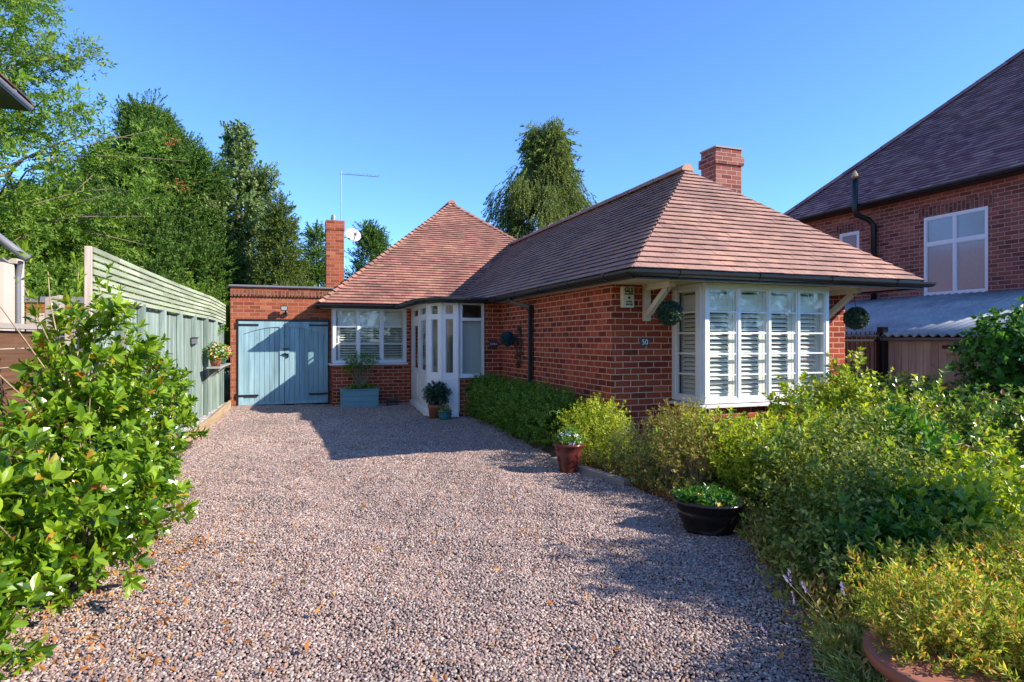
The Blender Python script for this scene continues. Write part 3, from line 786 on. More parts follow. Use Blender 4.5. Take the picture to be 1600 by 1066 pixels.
# ============================================================ BUNGALOW
house = thing('bungalow', 'single storey red brick bungalow with hipped clay tile roofs and white windows', 'house', (3.95,7.125,0))
WX0, WX1, WY = 3.95, 7.99, 7.125
EX0, EX1, EY, EZ = 3.66, 8.25, 6.10, 2.335
BX0, BX1, BY = 4.90, 6.94, 6.475
RX, RY0, RZ = 5.955, 8.30, 4.255
MX0, MX1, MY = 0.857, 8.40, 14.60
m = M()
m.wall((WX0,WY), (0,1), (-1,0), -0.25, 0, 0, 11.66-WY, -0.1, 2.30)                                  # left side of the wing
m.wall((WX0+0.25,WY), (1,0), (0,-1), -0.25, 0, 0, WX1-WX0-0.25, -0.1, 2.30, [(BX0-WX0-0.25+0.03, BX1-WX0-0.25-0.03, 0.68, 2.24)])
m.wall((WX1,WY+0.25), (0,1), (1,0), -0.25, 0, 0, 9.0, -0.1, 2.30)
# bay plinth
m.wall((BX0,BY), (1,0), (0,-1), -0.2, 0, 0, BX1-BX0, -0.1, 0.68)
m.wall((BX0,BY+0.2), (0,1), (-1,0), -0.2, 0, 0, WY-BY-0.2, -0.1, 0.68)
m.wall((BX1,BY+0.2), (0,1), (1,0), -0.2, 0, 0, WY-BY-0.2, -0.1, 0.68)
# recess wall with the sidelight
m.wall((3.04,11.66), (1,0), (0,-1), -0.2, 0, 0, WX0-3.04+0.25, -0.1, 2.30, [(0.045,0.535,0.80,2.25)])
# main block
m.wall((MX0,MY), (1,0), (0,-1), -0.25, 0, 0, 2.72-MX0, -0.1, 2.30, [(-0.1,2.55-MX0,0.98,2.30)])
m.wall((MX0,MY+0.25), (0,1), (-1,0), -0.25, 0, 0, 7.5, -0.1, 2.30, [(-0.01,0.30,0.98,2.30)])
m.wall((MX1,MY+0.25), (0,1), (1,0), -0.25, 0, 0, 7.5, -0.1, 2.30)
m.wall((MX0,22.1), (1,0), (0,1), -0.25, 0, 0, MX1-MX0, -0.1, 2.30)
m.build('wall', BRICK, house)
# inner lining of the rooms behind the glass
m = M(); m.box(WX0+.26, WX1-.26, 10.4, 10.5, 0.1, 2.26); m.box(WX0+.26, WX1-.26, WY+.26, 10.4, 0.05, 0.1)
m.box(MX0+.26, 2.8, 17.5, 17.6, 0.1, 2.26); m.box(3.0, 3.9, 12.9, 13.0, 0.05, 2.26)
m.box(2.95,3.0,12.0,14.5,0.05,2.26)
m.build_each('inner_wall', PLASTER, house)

# soffits / ceilings
m = M(); m.box(EX0+.02, EX1-.02, EY+.02, 14.4, 2.262, 2.290)
m.box(MX0-.25, 8.5, 14.42, 22.3, 2.262, 2.290)
PORCH = [(3.64,11.46),(2.68,11.50),(2.38,12.08),(2.36,14.40),(3.64,14.40)]
m.prism(PORCH, 2.268, 2.286)
m.build('soffit', CREAM, house)
m = M(); m.prism([(3.66,11.42),(2.66,11.46),(2.35,12.06),(2.33,14.45),(3.66,14.45)], 2.290, 2.352)
m.build('porch_roof', LEAD, house)
# fascia
m = M(); fp = [(0.0,-0.10),(0.0,0.02),(0.022,0.02),(0.022,-0.10)]
m.sweep([(3.66,11.44,2.335),(EX0+.02,EY+.02,2.335)][::-1], [(-q[0],q[1]) for q in fp][::-1])
m.sweep([(EX0+.02,EY+.02,2.335),(EX1-.02,EY+.02,2.335),(EX1-.02,14.3,2.335)], fp)
m.sweep([(MX0-.27,22,2.335),(MX0-.27,14.34,2.335),(2.34,14.34,2.335),(2.36,12.08,2.335),(2.67,11.48,2.335),(3.66,11.44,2.335)], fp)
m.build('fascia', BLACK, house)
# gutters (half-round channel) with joint collars
def gutter(path, r=0.063, step=1.05, rot=0.0, collar_at=None, parent=house, mat=BLACK, down=0.0):
    m = M(); prof = []
    for k in range(9): th = PI + PI*k/8; prof.append((r + r*math.cos(th) + 0.0, r*math.sin(th)))
    for k in range(9): th = 2*PI - PI*k/8; prof.append((r + (r-0.006)*math.cos(th), (r-0.006)*math.sin(th)))
    m.sweep(path, prof); gt = m.build('gutter', mat, parent)
    m = M()
    for a, b in zip(path, path[1:]):
        a = Vector(a); b = Vector(b); L = (b-a).length; n = max(1, int(L/step)); d = (b-a).normalized()
        for i in range(n):
            p = a + (b-a)*((i+0.5)/n) 
            pr = [(r + (r+0.006)*math.cos(PI+PI*k/8), (r+0.006)*math.sin(PI+PI*k/8)+0.0) for k in range(9)] + [(2*r+0.009, 0.012), (-0.004, 0.012)]
            m.sweep([p-d*0.028, p+d*0.028], pr)
    m.build_each('gutter_bracket', mat, gt)
    return gt
GZ = 2.322
gutter([(MX0-.30,20,GZ),(MX0-.30,14.31,GZ),(2.31,14.31,GZ),(2.33,12.06,GZ),(2.65,11.44,GZ),(EX0-0.0,11.40,GZ)])
gutter([(EX0-.0,11.40,GZ),(EX0-.0,EY-.0,GZ),(EX1,EY,GZ),(EX1,14.2,GZ)])

# roofs
m = M()
AP = Vector((RX,RY0,RZ)); RB = Vector((RX,16.7,RZ)); e = EZ+0.015
A0 = Vector((EX0-.03,EY-.03,e)); A1 = Vector((EX1+.03,EY-.03,e))
tile_slope(m, [A0, A1, AP]); 
tile_slope(m, [Vector((EX0-.03,16.7,e)), A0, AP, RB])
tile_slope(m, [A1, Vector((EX1+.03,16.7,e)), RB, AP])
rf = m.build('roof', TILE, house)
m = M(); ridge(m, (RX,RY0-.03,RZ-.01), (RX,16.75,RZ-.01), 0.105, 0.42); 
m.build('ridge_tiles', TILE, rf)
# left main block
PK = Vector((4.57,18.30,5.69)); PB = Vector((4.57,20.0,5.69)); e2 = EZ+0.01
B0 = Vector((0.54,14.27,e2)); B1 = Vector((8.60,14.27,e2)); B2 = Vector((8.60,24.03,e2)); B3 = Vector((0.54,24.03,e2))
m = M()
tile_slope(m, [B0, B1, PK], .112, .18, .026); tile_slope(m, [B3, B0, PK, PB], .112, .18, .026); tile_slope(m, [B1, B2, PB, PK], .112, .18, .026); tile_slope(m, [B2, B3, PB])
rm = m.build('roof', TILE_O, house)
m = M(); ridge(m, (4.57,18.2,5.69), (4.57,20,5.69), 0.11)
for k in range(36):                                            # small bonnet tiles down the visible hips
    for Q in (B0, B1):
        f0 = k/36; p = Q.lerp(PK, f0); q = Q.lerp(PK, f0+0.9/36)
        d = (q-p).normalized(); sd = d.cross(Vector((0,0,1))).normalized(); up = sd.cross(d)
        p = p+up*0.045; q = q+up*0.012
        m.add([p-sd*.075-up*.03, p+up*.02, p+sd*.075-up*.03, q-sd*.07-up*.03, q+up*.02, q+sd*.07-up*.03], [(0,1,4,3),(1,2,5,4),(0,2,1)])
m.build('hip_tiles', TILE_O, rm)

# chimneys
def chimney(parent, x0, x1, y0, y1, z0, z1, mat, cap_z, oversail=0.035, name='chimney'):
    m = M(); m.box(x0,x1,y0,y1,z0,z1-0.30); m.box(x0-oversail,x1+oversail,y0-oversail,y1+oversail,z1-0.30,z1-0.14)
    m.box(x0,x1,y0,y1,z1-0.14,z1); return m.build(name, mat, parent)
c1 = chimney(house, 7.40, 7.98, 9.42, 9.86, 2.6, 5.11, BRICK_N, 5.11)
m = M(); m.box(7.38,8.0,9.40,9.88,5.112,5.14); m.build('cement_cap', CONCRETE, c1)
m = M(); m.box(0.83,1.29,17.0,17.46,2.3,4.46); m.box(.815,1.305,16.985,17.475,4.46,4.72)
c2 = m.build('chimney', BRICK_C, house)
m = M(); m.lathe([(.07,0),(.075,.10),(.06,.13),(.06,.17)], 12, (1.03,17.2,4.722)); m.build('chimney_pot', METAL, c2)
m = M(); m.box(7.2,7.40,9.2,10.0,2.9,3.32); m.build('lead_flashing', LEAD, c1)

# bay window
w = BX1-BX0; n = 4; mu = 0.032; fr = 0.055
lw = (w - 2*fr - 3*mu)/4
Ls = [(fr+i*(lw+mu), fr+i*(lw+mu)+lw, 0.78, 2.19) for i in range(4)]
bars = [0.78+0.03+ (1.41-0.06)*k/5 for k in (1,2,3,4)]
bw = window(house, (BX0,BY), (BX1,BY), (0,-1), 0.72, 2.255, Ls, bars, sash=.022, barw=.02)
window(house, (BX0,WY), (BX0,BY+.032), (-1,0), 0.72, 2.255, [(0.07,WY-BY-0.12,0.78,2.19)], bars)
window(house, (BX1,BY+.032), (BX1,WY), (1,0), 0.72, 2.255, [(0.09,WY-BY-0.10,0.78,2.19)], bars)
m = M()
m.sweep([(BX0,WY-.01,0.70),(BX0,BY,0.70),(BX1,BY,0.70),(BX1,WY-.01,0.70)], [(-0.10,-0.025),(0.085,-0.032),(0.085,-0.004),(-0.10,0.02)][::1])
m.build('sill', WHITE, house, bevel=.003)
m = M(); m.wall((BX0+.06,BY+.05),(1,0),(0,-1),-.55,0,0,w-.12,0.70,0.722); m.build('window_board', SHUT, house)
for i in range(4):
    shutter(house, (BX0,BY), (1,0), (0,-1), -0.10, Ls[i][0]-0.012, Ls[i][1]+0.012, 0.74, 2.22, 1.93, stile=.065, tilt=33)
shutter(house, (BX0,WY), (0,-1), (-1,0), -0.10, 0.02, WY-BY-0.16, 0.74, 2.22, 1.93)
shutter(house, (BX1,WY), (0,-1), (1,0), -0.10, 0.02, WY-BY-0.16, 0.74, 2.22, 1.93)
# corner window of the main block
cw = 2.55-MX0
Lc = [(0.06+i*0.541, 0.06+i*0.541+0.491, 1.03, 2.225) for i in range(3)]
cb = [1.04+.03+1.12*k/3 for k in (1,2)]; cb = [1.43,1.83]
window(house, (MX0,MY+.03), (2.55,MY+.03), (0,-1), 0.98, 2.262, Lc, cb, sash=.018)
window(house, (MX0+.03,MY+.56), (MX0+.03,MY+.062), (-1,0), 0.98, 2.262, [(0.06,0.43,1.04,2.22)], cb)
m = M(); m.sweep([(MX0,MY+.6,0.965),(MX0,MY,0.965),(2.57,MY,0.965)], [(-0.10,-0.02),(0.075,-0.028),(0.075,0.0),(-0.10,0.022)])
m.build('sill', WHITE, house, bevel=.003)
for i in range(3): shutter(house, (MX0,MY), (1,0), (0,-1), -0.20, Lc[i][0]+(0.06 if i == 0 else -0.03), Lc[i][1]+0.03, 1.0, 2.24, 1.86, tilt=18)

# porch: side A (door + side pane), B, C, D (sidelight)
PA = [(2.70,14.60),(2.57,12.15),(2.76,11.80),(3.04,11.66)]
def nrm_of(a, b): d = Vector((b[0]-a[0], b[1]-a[1])).normalized(); return (d.y, -d.x) if False else (-abs(d.y), -abs(d.x))
def framed(parent, a, b, glass_open, name='window', zb=0.10, zt=2.268, panels=(), mat=WHITE):
    a = Vector((a[0],a[1],0)); b = Vector((b[0],b[1],0)); d = (b-a); L = d.length; d.normalize()
    nr = Vector((d.y,-d.x,0)); 
    if nr.y > 0.01 or nr.x > 0.3: nr = -nr
    m = M(); m.wall(a, d, nr, -0.03, 0.03, 0, L, zb, zt, [q for q in glass_open])
    w = m.build(name, mat, parent, bevel=.003)
    g = M(); s = M()
    for (s0,s1,z0,z1) in glass_open:
        s.wall(a, d, nr, -0.02, 0.018, s0, s1, z0, z1, [(s0+.018,s1-.018,z0+.018,z1-.018)])
        o = a + d*(s0+.01); q = a + d*(s1-.01)
        g.add([o+Vector((0,0,z0+.01)), q+Vector((0,0,z0+.01)), q+Vector((0,0,z1-.01)), o+Vector((0,0,z1-.01))], [(0,1,2,3)])
    for (s0,s1,z0,z1) in panels:
        s.wall(a, d, nr, 0.03, 0.042, s0, s1, z0, z1, [(s0+.03,s1-.03,z0+.03,z1-.03)])
        s.wall(a, d, nr, 0.03, 0.038, s0+.05, s1-.05, z0+.05, z1-.05)
    if s.v: s.build('bead', mat, w)
    if g.v: g.build('glass', GLASS, w)
    return w, a, d, nr
LA = math.hypot(PA[0][0]-PA[1][0], PA[0][1]-PA[1][1])
# side A: door occupies s 0.12..1.28
a0 = Vector((*PA[0],0)); dA = (Vector((*PA[1],0))-a0).normalized(); nA = Vector((-dA.y*-1, 0, 0)); nA = Vector((dA.y, -dA.x, 0))
if nA.x > 0: nA = -nA
m = M(); m.wall(a0, dA, nA, -0.035, 0.035, 0, LA, 0.10, 2.268, [(0.10,1.28,0.13,1.96),(0.20,1.18,2.03,2.22),(1.42,2.28,2.03,2.22),(1.42,2.28,0.86,1.96)])
fw = m.build('porch_frame', WHITE, house, bevel=.004)
g = M(); s = M()
for (s0,s1,z0,z1) in [(0.20,1.18,2.03,2.22),(1.42,2.28,2.03,2.22),(1.42,2.28,0.86,1.96)]:
    o = a0+dA*s0; q = a0+dA*s1; g.add([o+Vector((0,0,z0)),q+Vector((0,0,z0)),q+Vector((0,0,z1)),o+Vector((0,0,z1))],[(0,1,2,3)])
    s.wall(a0,dA,nA,-.02,.02,s0,s1,z0,z1,[(s0+.03,s1-.03,z0+.03,z1-.03)])
s.wall(a0,dA,nA,.035,.045,1.46,2.24,0.22,0.78,[(1.50,2.20,0.26,0.74)])
s.build('bead', WHITE, fw); g.build('glass', GLASS, fw)
m = M(); m.wall(a0, dA, nA, -0.02, 0.028, 0.105, 1.275, 0.135, 1.955, [(0.30,1.08,0.88,1.84)])
dr = m.build('door', WHITE, house, bevel=.003)
m = M(); m.wall(a0,dA,nA,.028,.04,0.30,1.08,0.24,0.78,[(0.34,1.04,0.28,0.74)]); m.wall(a0,dA,nA,.028,.038,0.42,0.96,0.34,0.68); m.build('panel_moulding', WHITE, dr)
g = M(); o = a0+dA*0.29; q = a0+dA*1.09; g.add([o+Vector((0,0,.87)),q+Vector((0,0,.87)),q+Vector((0,0,1.85)),o+Vector((0,0,1.85))],[(0,1,2,3)]); g.build('glass', GLASS, dr)
m = M(); p = a0+dA*1.19+nA*.05; m.bar(p+Vector((0,0,1.02)), p+Vector((0,0,1.22)), .025,.012); m.bar(p+nA*.03+Vector((0,0,1.1)), p+nA*.03+Vector((0,0,1.1))-dA*.11, .02,.02); m.build('handle', METAL, dr, bevel=.003)
framed(house, PA[1], PA[2], [(0.10,0.31,0.86,1.95),(0.10,0.31,2.02,2.22)], panels=[(0.08,0.33,0.2,0.76)])
framed(house, PA[2], PA[3], [(0.07,0.24,0.86,1.95),(0.07,0.24,2.02,2.22)], panels=[(0.06,0.25,0.2,0.76)])
m = M()
for (x, y) in (PA[1], PA[2], (3.04,11.655)): m.tube([(x,y-.0,0.10),(x,y,2.268)], 0.045, 8)
m.build_each('corner_post', WHITE, house)
window(house, (3.085,11.655), (3.575,11.655), (0,-1), 0.80, 2.262, [(0.045,0.445,0.86,1.90),(0.045,0.445,1.96,2.215)], (), sash=0.0)
m = M(); m.box(3.02,3.66,11.57,11.66,0.775,0.80); m.build('sill', WHITE, house, bevel=.003)
m = M(); m.prism([(2.62,14.58),(2.47,12.12),(2.70,11.70),(3.04,11.56),(3.04,12.1),(2.9,14.58)], 0.0, 0.10); m.build('threshold', WHITE, house, bevel=.004)
# net curtain behind the sidelight
m = M()
for i in range(24):
    x = 3.09+0.48*i/24; m.box(x, x+.02, 11.74+0.008*math.sin(i*1.9), 11.75+0.008*math.sin(i*1.9), 0.82, 1.93)
m.build('curtain', paint('pale net curtain', (0.50,0.54,0.50), 0.9, .02, .1), house)

# brackets under the front eave
for bx in (4.45, 7.55):
    m = M(); m.box(bx-.045,bx+.045,WY-.07,WY-.002,1.78,2.262); b = m.build('eave_bracket', CREAM, house, bevel=.004)
    m = M(); m.box(bx-.045,bx+.045,6.50,WY-.07,2.19,2.262); m.build('bracket_arm', CREAM, b, bevel=.004)
    m = M(); m.bar((bx,WY-.06,1.86),(bx,6.58,2.205),.07,.07); m.build('bracket_brace', CREAM, b, bevel=.004)
# wall plate board where soffit meets
# downpipe on the wing's side wall
m = M(); dpY = 9.93
pp = [(EX0-.05,dpY+.25,GZ-.05),(EX0-.05,dpY+.25,2.20),(WX0-.06,dpY,2.10),(WX0-.06,dpY,0.0)]
for a, b in zip(pp, pp[1:]): m.bar(a, b, .068, .068, up=(0,1,0) if abs(a[2]-b[2]) > .5 else (0,0,1))
dpo = m.build('downpipe', BLACK, house, bevel=.006)
m = M()
for z in (2.04,1.2,0.4): m.box(WX0-.105,WX0,dpY-.055,dpY+.055,z-.02,z+.02)
m.build_each('pipe_clip', BLACK, dpo)
m = M(); m.box(0.9,3.0,14.50,14.6,-.02,.03); m.build('step', CONCRETE, house)

# small fittings on the house walls
def on_front(u, v): return at(u, v, Y=WY)
a = on_front(970,446); b = on_front(993,479)
t = thing('alarm_box', 'yellowed burglar alarm box lettered in black high on the front corner', 'alarm box', (a.x,WY,b.z))
m = M(); m.box(4.065,4.245,WY-.07,WY-.002,1.955,2.235); m.build('case', ALARM, t, bevel=.012)
def text(body, size, loc, rot, mat, parent, name='lettering', ext=0.0012, ax='CENTER', sx=1.0, bold=0.0):
    cu = bpy.data.curves.new(name, 'FONT'); cu.body = body; cu.size = size; cu.extrude = ext; cu.offset = bold; cu.align_x = ax; cu.align_y = 'CENTER'
    o = bpy.data.objects.new(name, cu); C.objects.link(o)
    dg = bpy.context.evaluated_depsgraph_get(); me = bpy.data.meshes.new_from_object(o.evaluated_get(dg)); C.objects.unlink(o); bpy.data.objects.remove(o)
    me.name = name; me.transform(Matrix.Translation(Vector(loc)) @ Matrix.Rotation(rot[2],4,'Z') @ Matrix.Rotation(rot[0],4,'X') @ Matrix.Diagonal((sx,1,1,1)))
    V = [v.co[:] for v in me.vertices]
    me.materials.clear()
    return link(name, me, mat, parent, 0, None, V)
RF = (PI/2,0,0)
m = M(); ang = 0
pr = []
for k in range(16):
    r_ = .026 if k % 2 == 0 else .014
    pr.append((4.165+r_*math.cos(k*PI/8), 2.085+r_*math.sin(k*PI/8)))
m.add([(x,WY-.0735,z) for x,z in pr], [tuple(range(16))]); m.build('emblem', LETTER_D, t)
text('GLS', .085, (4.16,WY-.0725,2.185), RF, LETTER_D, t, sx=.9, bold=.0035); text('ALARMS', .038, (4.16,WY-.0725,2.135), RF, LETTER_D, t, sx=.95, bold=.0012)
text('01902', .036, (4.165,WY-.0725,2.030), RF, LETTER_D, t, bold=.0012); text('883188', .034, (4.165,WY-.0725,1.995), RF, LETTER_D, t, bold=.0012)
t = thing('house_number', 'small slate house number plaque reading 50 on the front wall', 'house number', (4.36,WY,1.4))
p = at(1007,535,Y=WY); m = M(); m.box(p.x-.068,p.x+.068,WY-.012,WY-.001,p.z-.052,p.z+.052); m.build('plaque', SIGN, t, bevel=.003)
text('50', .10, (p.x,WY-.0135,p.z), RF, LETTER, t)
p = at(771,537,Y=11.66); t = thing('name_sign', 'dark slate house name plaque on the brick beside the porch', 'sign', (p.x,11.66,p.z-.06))
m = M(); m.prism([(p.x-.10,p.z-.035),(p.x-.085,p.z-.062),(p.x+.085,p.z-.062),(p.x+.10,p.z-.035),(p.x+.10,p.z+.035),(p.x+.08,p.z+.062),(p.x-.08,p.z+.062),(p.x-.10,p.z+.035)], 0, .014)
m.v = [(x,11.645+ (0.0144-z),y) for (x,y,z) in m.v]; m.build('plaque', SIGN, t)
text('Cedars', .062, (p.x,11.643,p.z-.005), RF, LETTER, t, sx=.85)

# topiary balls
def topiary(c, r, mat, label, hang):
    t = thing('topiary_ball', label, 'topiary ball', (c[0],c[1],c[2]-r), 'artificial box balls hanging on the bungalow')
    n = 1500; d = RG.normal(size=(n,3)); d /= np.linalg.norm(d,axis=1)[:,None]
    P = np.array(c) + d*(r*RG.uniform(.78,.98,n))[:,None]
    m = M(); m.ball(c, r*.8); m.build('core', mat, t, smooth=True)
    foliage('foliage', P, d+RG.normal(size=(n,3))*.5, RG.uniform(.8,1.2,n), [sprig(5,.02,.022,.012,60,0,False,1,s) for s in range(3)], mat, t)
    if hang:
        m = M(); m.tube([(c[0],c[1],c[2]+r*.9), hang], .004, 5)
        m.build('chain', IRON, t)
topiary((4.405,6.50,1.865), .138, L_BOX, 'dark green artificial box ball hanging left of the bay window', (4.42,6.56,2.20))
topiary((7.50,6.50,1.835), .142, L_BOX, 'dark green artificial box ball hanging right of the bay by the gate', (7.52,6.56,2.20))
topiary((3.76,10.75,1.545), .118, L_BOXT, 'teal artificial box ball on the side wall near the porch', (3.92,10.8,1.95))
# iron ornament with heart wreath on the side wall
p = at(812,512,X=3.92); t = thing('wall_ornament', 'dark iron wall hook with rusty scrolls fixed above a twig wreath', 'wall ornament', (3.94,p.y,1.4))
m = M(); y = p.y
m.tube([(3.93,y-.02,1.88),(3.93,y-.02,1.45)], .007, 6)
for k in range(5):
    a = k*1.3; m.tube([(3.925,y+.02+.05*math.cos(a+q*.7)*(1-q/9),1.72+.05*math.sin(a+q*.7)*(1-q/9)) for q in range(7)], .006, 5)
m.ball((3.92,y+.10,1.74), (.015,.035,.045)); m.ball((3.92,y+.0,1.66), (.015,.03,.035))
m.build('hook', IRON, t)
t = thing('wreath', 'long heart shaped twig wreath hanging low on the side wall', 'wreath', (3.9,y,1.0))
m = M()
hp = [(0,0.22),(.085,.25),(.12,.14),(.09,-.02),(.035,-.17),(0,-.24),(-.035,-.17),(-.09,-.02),(-.12,.14),(-.085,.25),(0,.22)]
for k in range(5): m.tube([(3.90+random.uniform(-.012,.012), y+a*random.uniform(.92,1.08), 1.26+b*random.uniform(.96,1.04)) for a,b in hp], .014, 6)
m.build('twigs', BARK, t)
P = np.array([(3.89, y+a*1.0+random.gauss(0,.012), 1.26+b+random.gauss(0,.02)) for a,b in hp for _ in range(22)])
foliage('foliage', P, RG.normal(size=(len(P),3))+np.array([-.6,0,0]), RG.uniform(.7,1.1,len(P)), [sprig(4,.025,.022,.008,55,0,False,1,s) for s in range(2)], L_WREATH, t)

# satellite dish, aerial
dc = at(551,368,Y=17.1)
t = thing('satellite_dish', 'pale grey satellite dish on the side of the slim left chimney', 'satellite dish', (dc.x,dc.y,dc.z-.2))
m = M(); nd = Vector((0.25,-1,0.35)).normalized(); sx_ = nd.cross(Vector((0,0,1))).normalized(); sy_ = sx_.cross(nd)
vs = []; fs = []
for i in range(7):
    rr = .205*i/6 + 1e-4
    for k in range(28):
        th = 2*PI*k/28; vs.append(dc + sx_*rr*math.cos(th)*1.06 + sy_*rr*math.sin(th)*.96 + nd*(.9*rr*rr))
for i in range(6):
    for k in range(28): fs.append((i*28+k, i*28+(k+1)%28, (i+1)*28+(k+1)%28, (i+1)*28+k))
m.add(vs, fs); ds = m.build('dish', DISHM, t, smooth=True)
so = ds.modifiers.new('th', 'SOLIDIFY'); so.thickness = .006
m = M(); m.tube([dc - sy_*.19, dc + nd*.20 - sy_*.08], .009, 6); m.bar(dc+nd*.20-sy_*.09, dc+nd*.20-sy_*.03, .05,.06); m.build('receiver_arm', IRON, t)
m = M(); m.tube([dc-nd*.01, dc-nd*.08, (1.31,17.2,dc.z-.05)], .014, 6); m.build('mount', METAL, t)
bp = at(533,345,Y=17.3); tp = at(533,272,Y=17.3); te = at(587,275,Y=17.0)
t = thing('television_aerial', 'tall thin television aerial with long toothed boom above the left chimney', 'aerial', (bp.x,bp.y,4.2))
m = M(); m.tube([(bp.x,bp.y,4.1),(tp.x,tp.y,tp.z+.08)], .016, 7); m.build('mast', METAL, t)
te = Vector((tp.x+1.0, tp.y-.05, tp.z-.0)); ts = Vector((tp.x-.04,tp.y,tp.z))
m = M(); m.tube([ts, te], .010, 6); bmm = m.build('boom', METAL, t)
m = M()
for k in range(12):
    q = ts.lerp(te, .22+.78*k/11); m.tube([q+Vector((0,-.11,.03)), q+Vector((0,.11,.03))], .005, 5); m.tube([q, q+Vector((0,0,.045))], .006, 5)
m.tube([ts+Vector((.06,0,-.05)), ts+Vector((.06,0,.1))], .006, 5)
m.build_each('element', METAL, t)

# ============================================================ GARAGE
GX0, GX1, GY = -1.336, 0.855, 15.15
gar = thing('garage', 'flat roofed red brick garage joined to the bungalow with duck egg doors', 'garage', (-.24,15.15,0))
m = M()
m.wall((GX0,GY), (1,0), (0,-1), -0.22, 0, 0, GX1-GX0, -0.1, 2.53, [(0.13,GX1-GX0-0.04,-0.1,1.985)])
m.wall((GX0,GY+.22), (0,1), (-1,0), -0.22, 0, 0, 6, -0.1, 2.53)
m.wall((GX0,GY), (1,0), (0,-1), -0.22, 0.0, 0, GX1-GX0-.02, 2.655, 2.735)
m.build('wall', BRICK_C, gar)
m = M(); m.wall((GX0,GY), (1,0), (0,-1), -0.22, 0.025, 0, GX1-GX0-.02, 2.53, 2.655)
for k in range(29):
    x = GX0+.01+k*.075; m.box(x,x+.045,GY-.045,GY-.025,2.515,2.56)
m.build('soldier_course', SOLDIER, gar)
m = M(); m.box(GX0-.03,GX1+.05,GY-.05,GY+.25,2.735,2.775); m.box(GX0,GX1,GY+.22,21,2.60,2.64); m.build('coping', LEAD, gar)
m = M(); m.box(GX0+.13,GX1-.04,GY-.02,GY+.04,1.955,2.0); m.box(GX0+.13,GX0+.165,GY-.012,GY+.05,0,1.955); m.box(GX1-.075,GX1-.04,GY-.012,GY+.05,0,1.955); m.build('door_frame', IRON, gar)
dx0, dx1 = GX0+.17, GX1-.08; mid = dx0+(dx1-dx0)*0.505
for (a, b, side) in ((dx0, mid-.006, 0), (mid+.006, dx1, 1)):
    m = M(); x = a; nb = 9; bwid = (b-a)/nb
    for k in range(nb): m.box(a+k*bwid+.003, a+(k+1)*bwid-.003, GY+.005, GY+.04, 0.035, 1.945)
    m.box(a+.01,b-.01,GY+.03,GY+.035,.05,1.93)
    d_ = m.build('garage_door', DOORP, gar, bevel=.003)
    m = M(); wd = b-a
    m.box(a, a+.10, GY-.016, GY+.004, .035, 1.945); m.box(b-.10, b, GY-.016, GY+.004, .035, 1.945)
    m.box(a+.10, b-.10, GY-.016, GY+.004, .035, .10)
    # arched head rail
    xs = [a+.10+(wd-.2)*i/16 for i in range(17)]
    def arc(x):
        f = (x-a)/wd; f = f if side == 0 else 1-f
        return 1.62 + 0.20*math.sin(min(1, f*1.15)*PI/2)
    poly = [(x, arc(x)) for x in xs] + [(xs[-1],1.945),(xs[0],1.945)]
    for i in range(16):
        x, x2 = xs[i], xs[i+1]
        m.add([(x,GY-.016,arc(x)),(x2,GY-.016,arc(x2)),(x2,GY-.016,1.945),(x,GY-.016,1.945),(x,GY+.004,arc(x)),(x2,GY+.004,arc(x2))],[(0,1,2,3),(4,5,1,0)],.5)
    m.build('door_frame_rail', DOORP, d_)
    m = M()
    for z in (1.865, .25):
        if side == 0: m.box(a-.03,a+.42,GY-.030,GY-.017,z-.022,z+.022); m.box(a-.045,a,GY-.036,GY-.012,z-.07,z+.07)
        else: m.box(b-.42,b+.03,GY-.030,GY-.017,z-.022,z+.022); m.box(b,b+.045,GY-.036,GY-.012,z-.07,z+.07)
    m.build_each('hinge', IRON, d_, per=2)
m = M(); m.box(mid-.03,mid+.10,GY-.05,GY-.02,1.30,1.325); m.box(mid-.05,mid+.09,GY-.05,GY-.02,1.18,1.205); m.box(mid+.05,mid+.09,GY-.055,GY-.02,1.12,1.17); m.box(mid-.0,mid+.03,GY-.05,GY-.02,1.16,1.22)
m.build_each('bolt', IRON, gar)
p = at(444,482,Y=GY-.1)
t = thing('wall_light', 'square black floodlight on a bracket over the garage doors', 'light', (p.x,GY,p.z-.1))
m = M(); m.box(p.x-.075,p.x+.075,GY-.20,GY-.11,p.z-.06,p.z+.055); lh = m.build('lamp_head', IRON, t, bevel=.01)
m = M(); m.box(p.x-.06,p.x+.06,GY-.206,GY-.2005,p.z-.045,p.z+.04); m.build('lens', paint('frosted lens', (.35,.36,.36), .2), lh)
m = M(); m.bar((p.x+.03,GY-.14,p.z-.06),(p.x+.03,GY-.04,p.z-.13),.03,.03); m.box(p.x-.01,p.x+.07,GY-.06,GY-.001,p.z-.17,p.z-.09); m.build('bracket', IRON, t)

